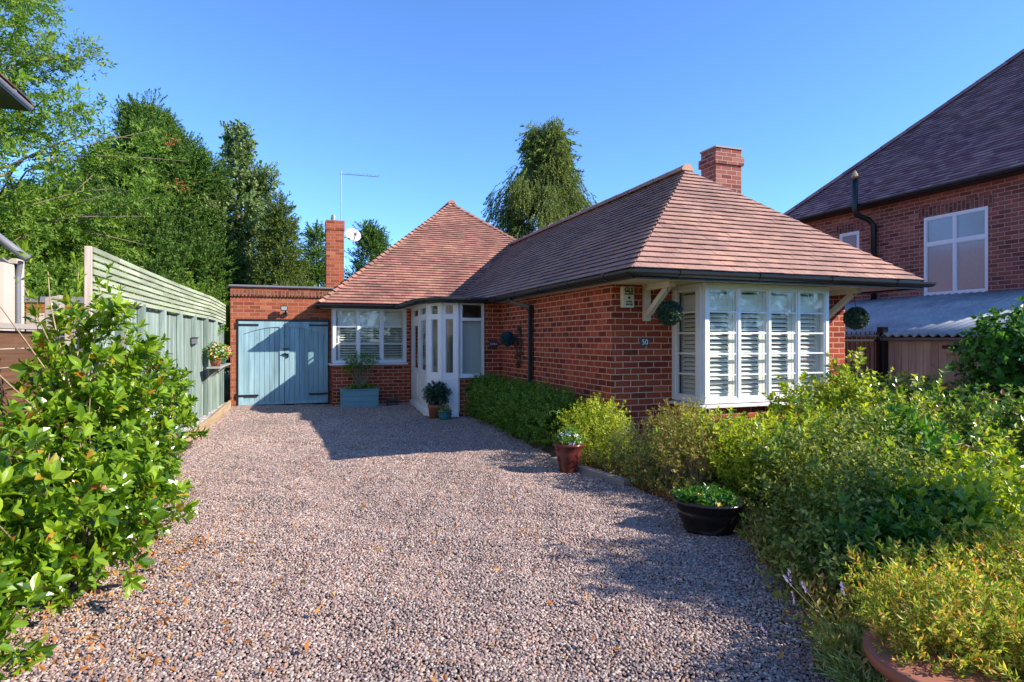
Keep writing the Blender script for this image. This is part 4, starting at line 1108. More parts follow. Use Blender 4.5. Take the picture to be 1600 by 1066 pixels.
# ============================================================ SAGE FENCE ON THE LEFT
FP = [(-1.46,15.05),(-1.52,13.0),(-1.62,10.9),(-1.68,8.7),(-1.71,6.30)]
def fpt(y):
    for a, b in zip(FP, FP[1:]):
        if b[1] <= y <= a[1]:
            f = (y-a[1])/(b[1]-a[1]); return a[0]+(b[0]-a[0])*f
    return FP[0][0] if y > FP[0][1] else FP[-1][0]
t = thing('garden_fence', 'sage green closeboard fence topped with horizontal slats along the drive', 'fence', (-1.6,10,0))
m = M(); y = 15.0
while y > 6.42:
    x = fpt(y); w_ = random.uniform(.085,.10)
    if random.random() < .985: m.obox((x-.03+random.uniform(-.004,.004), y, 1.0+random.uniform(-.01,.01)), (.008,0,0), (.003,w_/2-.004,0), (0,0,.92))
    y -= w_+.004
m.build('boards', SAGE, t)
for y in (14.6,13.7,12.6,11.5,10.4,9.3,8.2,7.3,6.36):
    x = fpt(y); m = M(); top = 2.36 if abs(y-6.36) < .01 else 1.95
    m.box(x-.02,x+(.055 if top < 2 else .035),y-.04,y+(.04 if top < 2 else -.005),0.05,top)
    m.build('post', SAGE if top < 2 else GREYBR, t, bevel=.004)
m = M()
for z in (1.5,.45):
    for a, b in zip(FP, FP[1:]): m.bar((a[0]-.06,a[1],z),(b[0]-.06,b[1],z),.04,.07)
m.build('rail', SAGE, t)
m = M()
for k in range(7):
    z = 1.925+k*0.0655
    ys = [15.05,14.3,13.6,12.9,12.2,11.4,10.3,9.2,8.0,7.2,6.38]
    for a, b in zip(ys, ys[1:]):
        dip = lambda q: -0.055*max(0,(q-13.2)/1.85)
        m.bar((fpt(a)+.03,a,z+dip(a)+.02),(fpt(b)+.03,b,z+dip(b)+.02),.018,.046, r=random.random())
m.build('trellis_slats', SAGE_T, t)
m = M()
for y in (14.2,12.3,10.6,8.6): m.box(fpt(y)-.02,fpt(y)+.018,y-.03,y+.03,1.9,2.36)
m.build_each('trellis_batten', SAGE, t)
p = at(305,533,X=-1.55)
t = thing('fence_light', 'small dark box light on the sage fence boards', 'light', (-1.55,p.y,p.z))
m = M(); m.box(-1.60,-1.52,p.y-.06,p.y+.06,p.z-.05,p.z+.05); bx_ = m.build('housing', LEAD, t, bevel=.005)
m = M(); m.box(-1.60,-1.50,p.y-.07,p.y+.07,p.z+.05,p.z+.062); m.build('cap', IRON, bx_)
# shelf with pots
y = 13.0; x = fpt(13.0)
t = thing('wall_shelf', 'weathered grey plank shelf fixed on the sage fence', 'shelf', (x,y,1.2))
m = M(); m.box(x+.055,x+.28,12.15,14.15,1.005,1.035); m.build('board', DRIFT, t, bevel=.003)
m = M()
for yy in (12.4,13.9): m.bar((x+.055,yy,.83),(x+.24,yy,1.0),.03,.03); m.box(x+.055,x+.075,yy-.015,yy+.015,.8,1.0)
m.build('bracket', DRIFT, t)

def petals(m, c, r, n=5, tilt=None):
    ax = Vector((random.gauss(0,.5),-1+random.gauss(0,.4),.7+random.gauss(0,.3))).normalized() if tilt is None else tilt
    a = ax.orthogonal().normalized(); b = ax.cross(a); c = Vector(c)
    for k in range(n):
        t0 = 2*PI*k/n; d1 = a*math.cos(t0)+b*math.sin(t0); d2 = ax.cross(d1)
        m.add([c, c+d1*r*.6-d2*r*.38+ax*.2*r, c+d1*r+ax*.1*r, c+d1*r*.6+d2*r*.38+ax*.2*r], [(0,1,2,3)])
def potted(name, label, c, prof, mat, blobs, n, tm, lm, flowers=(), group=None, cat='potted plant', rim_detail=True, seg=28, sy=1, nst=10):
    t = thing(name, label, cat, c, group)
    m = M(); m.lathe(prof, seg, c, sy); m.build('pot', mat, t, smooth=True)
    hz = max(q[1] for q in prof); ri = max(q[0] for q in prof)*.82
    m = M(); m.lathe([(ri*.2,hz-.045),(ri,hz-.04),(ri,hz-.035)], 20, c, sy); m.build('soil', SOIL, t)
    P, D = blob_points(blobs, n, shell=.3, lump=.2, zmin=c[2]+hz-.06, up=.8)
    if nst:
        sel = RG.choice(len(P), size=min(nst,len(P)), replace=False)
        stems_mesh([(c[0]+random.uniform(-.3,.3)*ri, c[1]+random.uniform(-.3,.3)*ri, c[2]+hz-.04) for _ in range(6)], [P[i] for i in sel], .006).build('stems', BARK_P, t, smooth=True)
    foliage('foliage', P, D, RG.uniform(.7,1.2,len(P)), tm, lm, t)
    for (k, col, r) in flowers:
        m = M(); PP, _ = blob_points([(b[0],b[1],b[2]+.01,b[3]*1.05,b[4]*1.05,b[5]*1.1) for b in blobs], k, shell=.85, lump=.2, zmin=c[2]+hz)
        for q in PP: petals(m, q, r*random.uniform(.8,1.2))
        m.build_each('flower', col, t, per=5)
    return t
SM = [sprig(7,.06,.035,.018,55,0,True,2,s) for s in range(4)]
yy = 12.55; xx = x+.165
potted('flower_pot', 'low terracotta pot of small white and pink flowers on the fence shelf', (xx,yy,1.035), [(.07,0),(.10,.09),(.11,.13),(.12,.13),(.12,.15),(.10,.15)], TERRA, [(xx,yy,1.28,.17,.24,.15)], 260, SM, L_HEDGE, [(40,PETAL_W,.018),(26,PETAL_P,.02),(16,PETAL_Y,.018)], cat='flower pot', nst=0)
yy = 13.55
potted('flower_pot', 'pot of magenta petunias at the far end of the fence shelf', (xx,yy,1.035), [(.06,0),(.09,.09),(.10,.12),(.11,.12),(.11,.14),(.09,.14)], TEAL, [(xx,yy,1.24,.18,.26,.16)], 200, SM, L_HEDGE, [(30,PETAL_M,.034),(14,PETAL_Y,.03),(16,PETAL_P,.028)], cat='flower pot', nst=0)

# ============================================================ LEFT: brown fence, neighbour
t = thing('board_fence', 'brown horizontal board fence with a grey cap behind the laurel', 'fence', (-2.05,4.5,0))
m = M()
for k in range(11): m.box(-2.07,-2.04,1.4,6.6,.05+k*.142,.05+k*.142+.134)
m.build('boards', BROWNW, t)
m = M()
for y in (1.5,3.2,4.9,6.55): m.box(-2.12,-2.07,y-.05,y+.05,0,1.62)
m.build_each('post', BROWNW, t)
m = M(); m.box(-2.13,-1.99,1.4,6.6,1.62,1.66); m.build('cap_rail', CONCRETE, t)
t = thing('back_fence', 'dark topped orange board fence beyond the brown fence', 'fence', (-2.9,10.2,0))
m = M()
m.box(-3.4,-1.9,10.0,10.03,1.90,1.965); m.box(-3.4,-1.9,10.0,10.03,1.97,2.035); m.build_each('top_board', ORANGEW, t)
m = M()
for k in range(14): m.box(-3.4+k*.108,-3.4+k*.108+.10,10.0,10.02,.1,1.895)
m.build('boards', GREYBR, t)
m = M(); m.box(-3.42,-1.88,9.98,10.06,2.04,2.12); m.build('cap_rail', LEAD, t)
m = M(); m.box(-2.62,-2.47,8.2,8.35,0,2.0); m.v=[(a,b,c+(0.04 if c>1 and a>-2.55 else 0)) for a,b,c in m.v]
tag(m.build('gate_post', CONCRETE, bevel=.01), 'stout pale concrete post standing between laurel and back fence', 'post')

t = thing('neighbour_house', 'pale rendered two storey house with overhanging eaves at the left edge', 'house', (-5,7,0))
m = M(); m.box(-11,-3.55,1.0,9.3,0,4.5); m.box(-9,-3.42,9.75,10.0,0,2.60); m.box(-9,-3.4,9.3,9.75,0,2.5); m.build('wall', RENDER, t)
m = M(); er = Vector((-3.2,9.65,4.60)); 
tile_slope(m, [Vector((-3.2,9.65,4.6)), Vector((-3.2,0.6,4.6)), Vector((-7.2,4.6,7.9)), Vector((-7.2,5.6,7.9))][::-1])
tile_slope(m, [Vector((-11.2,9.65,4.6)), Vector((-3.2,9.65,4.6)), Vector((-7.2,5.6,7.9))][::-1])
m.build('roof', TILE, t)
m = M(); m.box(-11.2,-3.22,0.65,9.6,4.50,4.53); m.build('soffit', IRON, t)
gutter([(-3.14,0.6,4.60),(-3.14,9.72,4.60),(-11,9.72,4.60)][::-1][1:][::-1] if False else [(-11,9.66,4.58),(-3.2,9.66,4.58),(-3.2,0.6,4.58)], r=.06, parent=t, mat=LEAD)
m = M(); m.bar((-4.3,9.86,3.46),(-3.40,9.86,2.66),.36,.05); m.build('roof', LEAD, t)
m = M(); m.tube([(-4.3,9.58,3.50),(-3.50,9.58,2.80),(-3.24,9.58,2.58)], .05, 8); m.build('verge_gutter', LEAD, t, smooth=True)
m = M(); m.lathe([(.045,0),(.075,.13),(.09,.15),(.09,.17)], 10, (-3.46,9.68,2.35)); m.tube([(-3.46,9.68,2.36),(-3.46,9.68,0)], .045, 8); m.build('downpipe', IRON, t)
m = M(); m.tube([(-3.33,9.62,2.55),(-3.37,9.66,2.35),(-3.37,9.67,0)], .032, 8); m.build('downpipe', LEAD, t)

# ============================================================ RIGHT NEIGHBOUR
nb = thing('neighbour_house', 'tall plum brick house with steep dark tiled roof at the right edge', 'house', (16,9,0))
NX = 12.5
m = M()
m.wall((NX,5.15), (0,1), (-1,0), -0.25, 0, 0, 7.6, 0, 4.60, [(9.19-1.26-5.15,9.19-5.15,2.43,4.09),(10.75-5.15,11.30-5.15,3.2,4.09)])
m.box(NX+.25,20,5.15,5.4,0,4.6); m.box(NX,20,12.75,13.0,0,4.6)
m.build('wall', BRICK_N, nb)
m = M()
for (ya, yb, z) in ((7.83,9.29,4.09),(10.65,11.40,4.09)): m.box(NX-.012,NX+.05,ya,yb,z,z+.20)
m.build_each('soldier_course', SOLDIER_N, nb)
ww = window(nb, (NX+.03,9.19), (NX+.03,7.93), (-1,0), 2.43, 4.09, [(0.05,0.60,2.50,3.48),(0.66,1.21,2.50,3.48),(0.05,0.60,3.55,4.03),(0.66,1.21,3.55,4.03)], glass=FROST, sash=.015)
window(nb, (NX+.03,11.30), (NX+.03,10.75), (-1,0), 3.2, 4.09, [(0.06,.49,3.26,4.03)], glass=FROST, sash=.02)
m = M(); m.box(NX-.06,NX+.04,7.86,9.24,2.40,2.43); m.build('sill', WHITE, nb)
e3 = 4.62; Q0 = Vector((12.15,13.1,e3)); Q1 = Vector((12.15,4.8,e3)); Q2 = Vector((20.4,4.8,e3)); Q3 = Vector((20.4,13.1,e3)); QA = Vector((16.3,8.95,8.52))
m = M(); tile_slope(m, [Q0,Q1,QA], .105, .18); tile_slope(m, [Q1,Q2,QA], .105, .18); tile_slope(m, [Q3,Q0,QA], .105, .18); tile_slope(m, [Q2,Q3,QA], .105,.18)
nr = m.build('roof', TILE_N, nb)
m = M(); ridge(m, Q0, QA, .09, .33); ridge(m, Q1, QA, .09, .33); m.build('hip_tiles', TILE_N, nr)
m = M(); m.box(12.2,20.3,4.85,13.05,4.54,4.57); m.build('soffit', IRON, nb)
gutter([(12.15,13.1,4.60),(12.15,4.8,4.60),(20.4,4.8,4.60)][::1], r=.065, parent=nb)
m = M()
fy = at(1365,380,X=12.4).y; fy2 = at(1342,330,X=12.1).y
m.tube([(12.40,fy,2.3),(12.40,fy,4.12),(12.30,fy+.05,4.25),(12.02,fy2,4.36),(11.98,fy2,4.5),(11.98,fy2,5.15)], .062, 10); pe = m.build('vent_pipe', IRON, nb, smooth=True)
m = M(); m.lathe([(.05,0),(.09,.03),(.02,.17)], 10, (11.98,fy2,5.18)); m.build('cowl', PALEW, pe)

# lean-to with corrugated roof
lt = thing('lean_to', 'grey corrugated lean-to with weathered board wall beside the plum brick house', 'lean-to', (10.8,6,0))
XE = 9.15
m = M(); y = 7.38
while y > 2.0: m.box(XE+.05,XE+.075,y-.118,y-.003,.05,1.545); y -= .121
m.box(XE+.08,XE+.10,2,7.38,.05,1.54)
m.build('board_wall', GREYBR, lt)
m = M(); m.box(XE+.06,12.4,10.5,10.6,0,2.3); m.box(XE+.06,XE+.1,7.4,10.5,0,1.6); m.build('back_wall', GREYBR, lt)
m = M(); m.box(XE+.03,XE+.05,2,7.42,1.50,1.56); m.build('fascia', GREYBR, lt)
# corrugated sheet
pitch = .146; ny = int((10.7-1.8)/pitch*8); vs = []; fs = []; xs_ = [XE-.08, 10.2, 10.23, 11.4, 11.43, 12.49]
for i, xq in enumerate(xs_):
    zb = 1.62+(xq-XE)*(2.42-1.62)/(12.5-XE) + (0.012 if i in (2,3) else (0.024 if i > 3 else 0))
    for j in range(ny+1):
        y = 1.8+j*pitch/8; vs.append((xq, y, zb + .026*math.sin(2*PI*y/pitch) ))
for i in range(len(xs_)-1):
    for j in range(ny): a = i*(ny+1)+j; fs.append((a, a+1, a+ny+2, a+ny+1))
m = M(); m.add(vs, [f[::-1] for f in fs])
k = N('corrugated cement'); p = k.geo(); n1 = k.noise(1.6,6,p,.7); n2 = k.noise(40,4,p)
c_ = k.mix(k.ramp(n1, [(.3,(.24,.25,.27)),(.7,(.50,.50,.50))]), k.ramp(n2, [(.3,(.75,.75,.75)),(.7,(1.2,1.2,1.2))]), .7, 'MULTIPLY')
k.l(c_, k.b.inputs['Base Color']); k.setb(Roughness=.85); k.bump(n2,.5,.004); CORR = k.m
ro = m.build('roof', CORR, lt, smooth=True); so = ro.modifiers.new('th','SOLIDIFY'); so.thickness = .008; so.offset = -1
gutter([(XE-.01,7.45,1.555),(XE-.01,2.0,1.555)], r=.045, parent=lt, mat=PALEW if False else LEAD)
p = at(1492,545,X=XE+.05)
t = thing('wall_lamp', 'half round white lamp with black cap on the weathered boards', 'light', (XE,p.y,p.z-.1))
m = M(); m.box(XE-.09,XE+.048,p.y-.10,p.y+.10,p.z-.0,p.z+.05); m.build('cap', IRON, t, bevel=.008)
m = M(); m.tube([(XE-.01,p.y-.09,p.z-.03),(XE-.01,p.y+.09,p.z-.03)], .05, 12); m.build('shade', paint('opal shade', (.6,.58,.52), .4), t, smooth=True)

# iron gate
t = thing('iron_gate', 'black iron garden gate with scrolls between bungalow and lean-to', 'gate', (8.6,7.4,0))
gy = 7.42; m = M()
m.box(8.06,8.10,gy-.02,gy+.02,0,1.66); m.box(9.02,9.06,gy-.02,gy+.02,0,1.66)
for z in (.15,.9,1.52,1.60): m.box(8.10,9.02,gy-.012,gy+.012,z-.015,z+.015)
m.build('frame', IRON, t)
m = M()
for k in range(9): xq = 8.16+k*.1; m.tube([(xq,gy,.15),(xq,gy,1.66)], .009, 6)
m.build_each('bar', IRON, t)
m = M()
def spiral(cx, cz, r, turns=1.4, a0=0, sgn=1): return [(cx+sgn*r*(1-q/30)*math.cos(a0+q/22*turns*2*PI), gy-.02, cz+r*(1-q/30)*math.sin(a0+q/22*turns*2*PI)) for q in range(23)]
for (cx_, cz_, r_, s_) in ((8.20,1.30,.055,1),(8.20,1.02,.055,-1),(8.35,1.70,.06,1),(8.50,1.72,.06,-1),(8.70,1.70,.05,1),(8.85,1.70,.05,-1)): m.tube(spiral(cx_,cz_,r_,sgn=s_), .009, 6)
m.build_each('scroll', METAL, t)
m = M(); m.box(9.08,9.20,gy-.06,gy+.06,0,1.74); tag(m.build('gate_post', IRON, bevel=.01), 'dark square timber post between iron gate and board wall', 'post')
m = M()
y = 8.0
for k in range(10): m.box(8.02+k*.118,8.02+k*.118+.112,9.4,9.42,0,1.6)
tag(m.build('side_fence', GREYBR), 'weathered dark board fence seen through the iron gate', 'fence')

# ============================================================ PLANTS NEAR THE DRIVE
# big laurel on the left
LT = [sprig(8,.13,.090,.040,58,2,True,4,s) for s in range(6)]
LT2 = [sprig(8,.15,.07,.030,58,2,True,4,s) for s in range(5)]
lb = [(-1.30,4.75,1.28,.27,.32,.48),(-1.27,4.6,.88,.40,.40,.42),(-1.20,4.7,.44,.38,.42,.34),(-1.48,4.0,.72,.44,.45,.42),(-1.62,3.55,.50,.42,.45,.42),(-1.2,4.2,.40,.34,.38,.32),(-1.14,5.2,.42,.26,.35,.30)]
t = shrub('laurel_bush', 'large glossy bright green laurel bush spilling over the gravel in front of the brown fence', lb, 980, LT, L_LAUREL, BARK_P, 'bush', 60, .010, (.55,1.15), bases=[(-1.35+random.uniform(-.2,.2),4.6+random.uniform(-.35,.35),0) for _ in range(9)], shell=.35, lump=.55, up=.6, zmin=.05)
# tall bare shoots with leaf whorls
P = []; D = []; tp = []
for (x_, y_, z_) in ((-1.42,4.5,1.98),(-1.50,4.4,1.86),(-1.35,4.8,2.02),(-1.22,4.9,1.95),(-1.15,4.75,1.80),(-1.62,4.1,1.88),(-1.72,3.9,1.62),(-1.08,5.0,1.68),(-1.28,5.0,1.85)):
    for q in range(3): P.append((x_+random.gauss(0,.04), y_+random.gauss(0,.04), z_-.13*q)); D.append((random.gauss(0,.4),random.gauss(0,.4),1))
    tp.append((x_,y_,z_))
stems_mesh([(-1.3,4.7,.8)], tp, .008, wob=.04).build('shoots', PALEW, t, smooth=True)
foliage('shoot_leaves', P, D, RG.uniform(.6,.9,len(P)), [sprig(3,.10,.09,.036,45,2,True,3,s+20) for s in range(4)], L_LAUREL, t)
shrub('laurel_bush', 'medium dark glossy laurel in front of the sage fence beside the tall laurel', [(-1.28,6.2,.98,.30,.42,.38),(-1.34,5.9,.62,.34,.42,.40),(-1.22,6.6,.80,.28,.35,.35),(-1.36,6.55,1.25,.18,.25,.28)], 430, LT2, L_LAUREL, BARK_P, 'bush', 30, .012, (.8,1.2), bases=[(-1.25+random.uniform(-.15,.15),6.3+random.uniform(-.3,.3),0) for _ in range(6)], shell=.4, lump=.4, up=.7, zmin=.2)
shrub('laurel_bush', 'low spreading laurel growing at the gravel edge under the taller laurel', [(-1.22,5.45,.38,.26,.5,.32),(-1.3,4.9,.5,.3,.4,.4)], 240, LT2, L_LAUREL, BARK_P, 'bush', 18, .009, (.8,1.2), shell=.4, lump=.35, up=.6, zmin=.08)
shrub('laurel_bush', 'small laurel cut off at the lower left corner by fallen leaves', [(-1.34,3.62,.16,.17,.20,.13),(-1.55,3.45,.26,.26,.3,.2)], 80, LT, L_LAUREL, BARK_P, 'bush', 12, .008, (.8,1.1), shell=.4, lump=.3, up=.8, zmin=.05)

# hedge along the side wall
HT = [sprig(9,.09,.030,.017,60,0,False,2,s) for s in range(5)]
hb = [(3.56,y_+.2,.36,.40,.55,.42+.03*math.sin(y_*3)) for y_ in np.arange(7.7,11.3,.45)]
shrub('hedge', 'dense low dark green hedge clipped along the shaded brick side wall', hb, 6500, HT, L_HEDGE, BARK_P, 'hedge', 30, .008, (.8,1.4), shell=.6, lump=.18, up=.5, zmin=.01)
shrub('shrub', 'bright variegated yellow green shrub behind the oxblood pot at the wall corner', [(3.50,6.75,.36,.40,.42,.36),(3.72,7.0,.45,.3,.3,.3)], 900, [sprig(8,.10,.032,.017,60,0,True,2,s) for s in range(4)], L_LIME, DRYSTEM, 'shrub', 26, .006, shell=.45, lump=.35, up=.7)
shrub('sage_clump', 'pale silvery green feathery clump between oxblood pot and dry shrub', [(3.70,6.15,.22,.24,.30,.26)], 420, [sprig(14,.16,.022,.006,35,0,True,2,s) for s in range(4)], L_SAGE, STEM_G, 'plant', 12, .004, shell=.3, up=1.4, jit=.3)
shrub('spirea', 'dry thin spirea with bare brown stems and yellowing leaves by the black bowl', [(3.85,5.35,.52,.42,.42,.26),(4.1,5.75,.5,.4,.35,.28),(3.65,5.1,.40,.3,.3,.28)], 800, [sprig(8,.12,.034,.014,50,0,True,2,s) for s in range(4)], L_DRY, PALEW, 'shrub', 170, .004, shell=.25, lump=.35, up=1.1, bases=[(3.85+random.gauss(0,.15),5.35+random.gauss(0,.15),0) for _ in range(30)], zmin=.25)
shrub('spirea', 'bright lime leaved spirea below the bay window sill', [(4.75,5.75,.26,.55,.38,.24),(5.4,5.7,.28,.45,.4,.24),(4.5,5.3,.30,.45,.4,.26)], 1000, [sprig(8,.16,.048,.025,52,1,True,2,s) for s in range(5)], L_LIME, DRYSTEM, 'shrub', 70, .004, shell=.35, lump=.4, up=1.0)
shrub('spirea', 'lower spirea with yellow tips just behind the black bowl', [(4.15,4.62,.28,.42,.34,.26),(4.7,4.8,.34,.5,.45,.30)], 850, [sprig(8,.15,.045,.024,52,1,True,2,s) for s in range(5)], L_LIME, DRYSTEM, 'shrub', 60, .004, shell=.35, lump=.4, up=.9)
CT = [sprig(11,.20,.034,.019,62,0,True,1,s) for s in range(6)]
shrub('cotoneaster', 'large dark small leaved arching shrub spilling onto the gravel by the black bowl', [(3.95,3.62,.32,.50,.46,.34),(4.4,3.9,.42,.50,.5,.32),(3.42,3.10,.20,.40,.38,.22),(3.85,3.1,.32,.48,.42,.30),(3.05,2.75,.12,.28,.25,.14)], 1900, CT, L_COTO, BARK, 'shrub', 70, .006, (.8,1.4), shell=.35, lump=.45, up=.35)
shrub('cotoneaster', 'small leaved silvery shrub in the middle of the planting bed', [(5.1,4.15,.40,.50,.5,.30),(5.7,4.35,.42,.5,.45,.32)], 1200, CT, L_COTO, BARK_P, 'shrub', 60, .005, (.8,1.3), shell=.35, lump=.45, up=.5)
RT = [sprig(7,.16,.062,.040,60,1,True,2,s) for s in range(6)]
shrub('rose_bush', 'broad dark green rose bush with reddish spent heads below the board wall', [(6.5,5.6,.52,.70,.55,.46),(7.3,5.3,.52,.65,.55,.44),(6.9,4.8,.42,.6,.5,.40),(7.9,5.0,.45,.5,.5,.42)], 1900, RT, L_ROSE, STEM_G, 'rose bush', 60, .006, shell=.4, lump=.35, up=.6)
shrub('rose_bush', 'loose rose bush with yellow lit leaves at the right corner of the bay', [(5.75,5.65,.55,.38,.4,.42),(5.95,5.3,.62,.3,.3,.42)], 420, RT, L_LIME, STEM_G, 'rose bush', 26, .006, shell=.35, lump=.4, up=.8)
shrub('rose_bush', 'dark leafy shrub with dusky red heads at the right edge of the bed', [(6.5,3.9,.50,.45,.5,.46),(6.9,3.3,.52,.5,.5,.46)], 900, RT, L_ROSE, STEM_G, 'shrub', 40, .006, shell=.4, lump=.35, up=.6)
t = shrub('tall_rose', 'single tall rose stem with pink bloom rising before the iron gate', [(6.05,5.35,1.10,.14,.14,.30)], 34, RT, L_LIME, STEM_G, 'rose', 8, .006, bases=[(6.05,5.4,0)], shell=.2, up=1.2)
m = M()
for c_ in ((6.18,5.3,1.37),(6.08,5.3,1.34),(6.0,5.3,1.30)):
    for q in range(4): petals(m, (c_[0]+random.gauss(0,.008),c_[1],c_[2]+random.gauss(0,.008)), .028)
m.build('bloom', PETAL_P, t)
m = M()
P, _ = blob_points([(6.9,5.2,.56,.9,.7,.48)], 46, shell=.9)
shr = thing('spent_roses', 'small dusky orange spent rose heads among the dark rose leaves', 'rose heads', (6.9,5.2,0)); shr['kind'] = 'stuff'
for q in P:
    for k_ in range(3): petals(m, (q[0]+random.gauss(0,.01),q[1],q[2]+random.gauss(0,.01)), .020)
m.build('heads', PETAL_P, shr)
GT = [sprig(8,.15,.075,.036,55,1,True,2,s) for s in range(5)]
shrub('shrub', 'lime green broad leaved shrub sunlit near the golden spirea', [(4.5,3.05,.24,.6,.40,.20),(5.1,3.25,.30,.5,.45,.22)], 620, GT, L_LIME, BARK, 'shrub', 40, .006, shell=.4, lump=.4, up=.9)
shrub('shrub', 'low green broad leaved shrub between dark cotoneaster and golden spirea', [(3.75,2.75,.22,.38,.32,.22),(3.3,2.6,.16,.25,.25,.18)], 420, GT, L_IVY, BARK, 'shrub', 26, .006, shell=.4, lump=.4, up=.8)
potted('potted_spirea', 'large terracotta pot of golden bronze spirea in the lower right corner', (2.50,1.70,0.0), [(.18,0),(.25,.12),(.30,.215),(.325,.22),(.33,.265),(.30,.265)], TERRA,
       [(2.62,1.84,.33,.30,.28,.14),(2.48,1.74,.27,.20,.16,.06),(2.72,1.52,.27,.18,.14,.09),(2.85,1.62,.30,.2,.2,.12),(2.60,1.42,.26,.20,.10,.07),(2.78,1.40,.27,.2,.12,.10)], 1800, [sprig(9,.085,.030,.0095,50,0,True,2,s) for s in range(5)], L_GOLD, (), seg=48, nst=50)
shrub('spirea', 'golden bronze spirea mound behind the large terracotta pot', [(3.05,2.20,.22,.40,.30,.18),(3.6,2.15,.24,.45,.36,.20)], 1300, [sprig(9,.10,.032,.013,50,0,True,2,s) for s in range(5)], L_GOLD, DRYSTEM, 'shrub', 60, .004, shell=.35, lump=.35, up=.9)
BL = [sprig(6,.15,.08,.05,60,1,True,2,s) for s in range(5)]
shrub('leafy_plant', 'broad leaved fresh green plant growing through the middle of the bed', [(4.75,3.55,.48,.26,.26,.24),(4.95,3.8,.60,.2,.2,.22)], 80, BL, L_IVY, STEM_G, 'plant', 14, .005, shell=.3, up=1.0, zmin=.2)
shrub('leafy_plant', 'broad leaved yellow green plant just behind the golden spirea mound', [(3.85,2.75,.40,.26,.24,.16),(4.3,2.6,.38,.26,.24,.18)], 90, BL, L_LIME, STEM_G, 'plant', 14, .005, shell=.3, up=1.0, zmin=.15)
wild = [(3.75,5.1,.62),(4.2,5.0,.60),(4.5,4.4,.62),(4.0,4.1,.66),(4.7,4.0,.74),(5.0,4.7,.70),(5.4,5.0,.72),(5.2,3.6,.66),(4.5,3.4,.60),(4.1,2.9,.52),(5.6,4.0,.72),(6.0,4.6,.85),(4.9,3.0,.55),(3.7,3.4,.50),(3.5,3.0,.40),(5.9,3.5,.66),(6.3,5.0,.95),(3.6,2.6,.40)]
t = thing('wild_growth', 'tangle of thin yellow green shoots threading up through the whole planting bed', 'undergrowth', (4.6,4,0)); t['kind'] = 'stuff'
P, D, tipz, bas = [], [], [], []
for (x_, y_, h_) in wild:
    for _ in range(13):
        a_ = random.uniform(0,2*PI); l_ = h_*random.uniform(.75,1.2); ox, oy = math.cos(a_)*l_*random.uniform(.1,.6), math.sin(a_)*l_*random.uniform(.1,.6)
        tip = (x_+ox, y_+oy, l_); tipz.append(tip); bas.append((x_+ox*.2, y_+oy*.2, .02))
        for f in (.5,.62,.74,.86,1.0):
            P.append((bas[-1][0]+(tip[0]-bas[-1][0])*f+random.gauss(0,.012), bas[-1][1]+(tip[1]-bas[-1][1])*f+random.gauss(0,.012), l_*f**.85)); D.append((ox*1.5+random.gauss(0,.4), oy*1.5+random.gauss(0,.4), .8))
mm = M()
for b_, tp_ in zip(bas, tipz):
    q_ = stems_mesh([b_], [tp_], .0035, 4, .06, 4); o_ = len(mm.v); mm.v += q_.v; mm.f += [[k_+o_ for k_ in f_] for f_ in q_.f]; mm.r += q_.r
mm.build('shoots', DRYSTEM, t, smooth=True)
P = np.array(P); D = np.array(D); hv = RG.random(len(P)) < .45
foliage('shoot_leaves', P[~hv], D[~hv], RG.uniform(.7,1.3,(~hv).sum()), [sprig(7,.12,.055,.030,58,1,True,2,s+9) for s in range(5)], L_LIME, t)
foliage('dark_shoot_leaves', P[hv], D[hv], RG.uniform(.7,1.4,hv.sum()), [sprig(6,.12,.062,.040,60,1,True,2,s+9) for s in range(5)], L_ROSE, t)
# lavender tuft
t = thing('lavender', 'spiky lavender tuft with mauve flower spikes beside the terracotta pot', 'lavender', (2.35,2.1,0))
n = 300; a = RG.uniform(0,2*PI,n); q = RG.uniform(0,.10,n)
P = np.stack([2.36+q*np.cos(a), 1.98+q*np.sin(a), np.full(n,.01)],1); D = np.stack([np.cos(a)*RG.uniform(.2,1.1,n)-.35, np.sin(a)*RG.uniform(.2,1.1,n), np.ones(n)],1)
foliage('blades', P, D, RG.uniform(.6,1.2,n), [sprig(9,.19,.055,.0045,18,0,True,2,s) for s in range(4)], L_GRASS, t)
m = M(); f = M()
for k_ in range(6):
    a = random.uniform(PI*.5,PI*1.4); L = random.uniform(.30,.50); tip = Vector((2.38+math.cos(a)*L*.8, 2.15+math.sin(a)*L*.5, random.uniform(.22,.46)))
    m.tube([(2.38,2.15,.05), Vector((2.38,2.15,.05)).lerp(tip,.5)+Vector((0,0,.06)), tip], .0018, 4)
    dd = Vector((math.cos(a)*.4,0,.5)).normalized()
    for j in range(9): petals(f, tip+dd*j*.007+Vector((random.gauss(0,.003),random.gauss(0,.003),0)), .007, 4)
m.build_each('stalk', STEM_G, t); f.build_each('flower_spike', PETAL_L, t, per=36)
t = thing('ivy_climber', 'tall bushy climber with broad green leaves against the board wall', 'climber', (8.0,4.9,0))
IV = [sprig(7,.16,.075,.055,65,1,True,2,s) for s in range(5)]
P, D = blob_points([(7.95,4.75,1.25,.40,.42,.52),(8.35,4.45,1.30,.5,.5,.48),(8.1,4.3,.98,.35,.4,.4)], 1250, shell=.5, lump=.35, up=.4)
foliage('foliage', P, D, RG.uniform(.8,1.2,len(P)), IV, L_IVY, t)
m = stems_mesh([(7.9+random.gauss(0,.1),4.75+random.gauss(0,.1),0) for _ in range(12)], [P[i] for i in RG.choice(len(P),40,replace=False)], .022, wob=.15); m.build('stems', BARK, t, smooth=True)
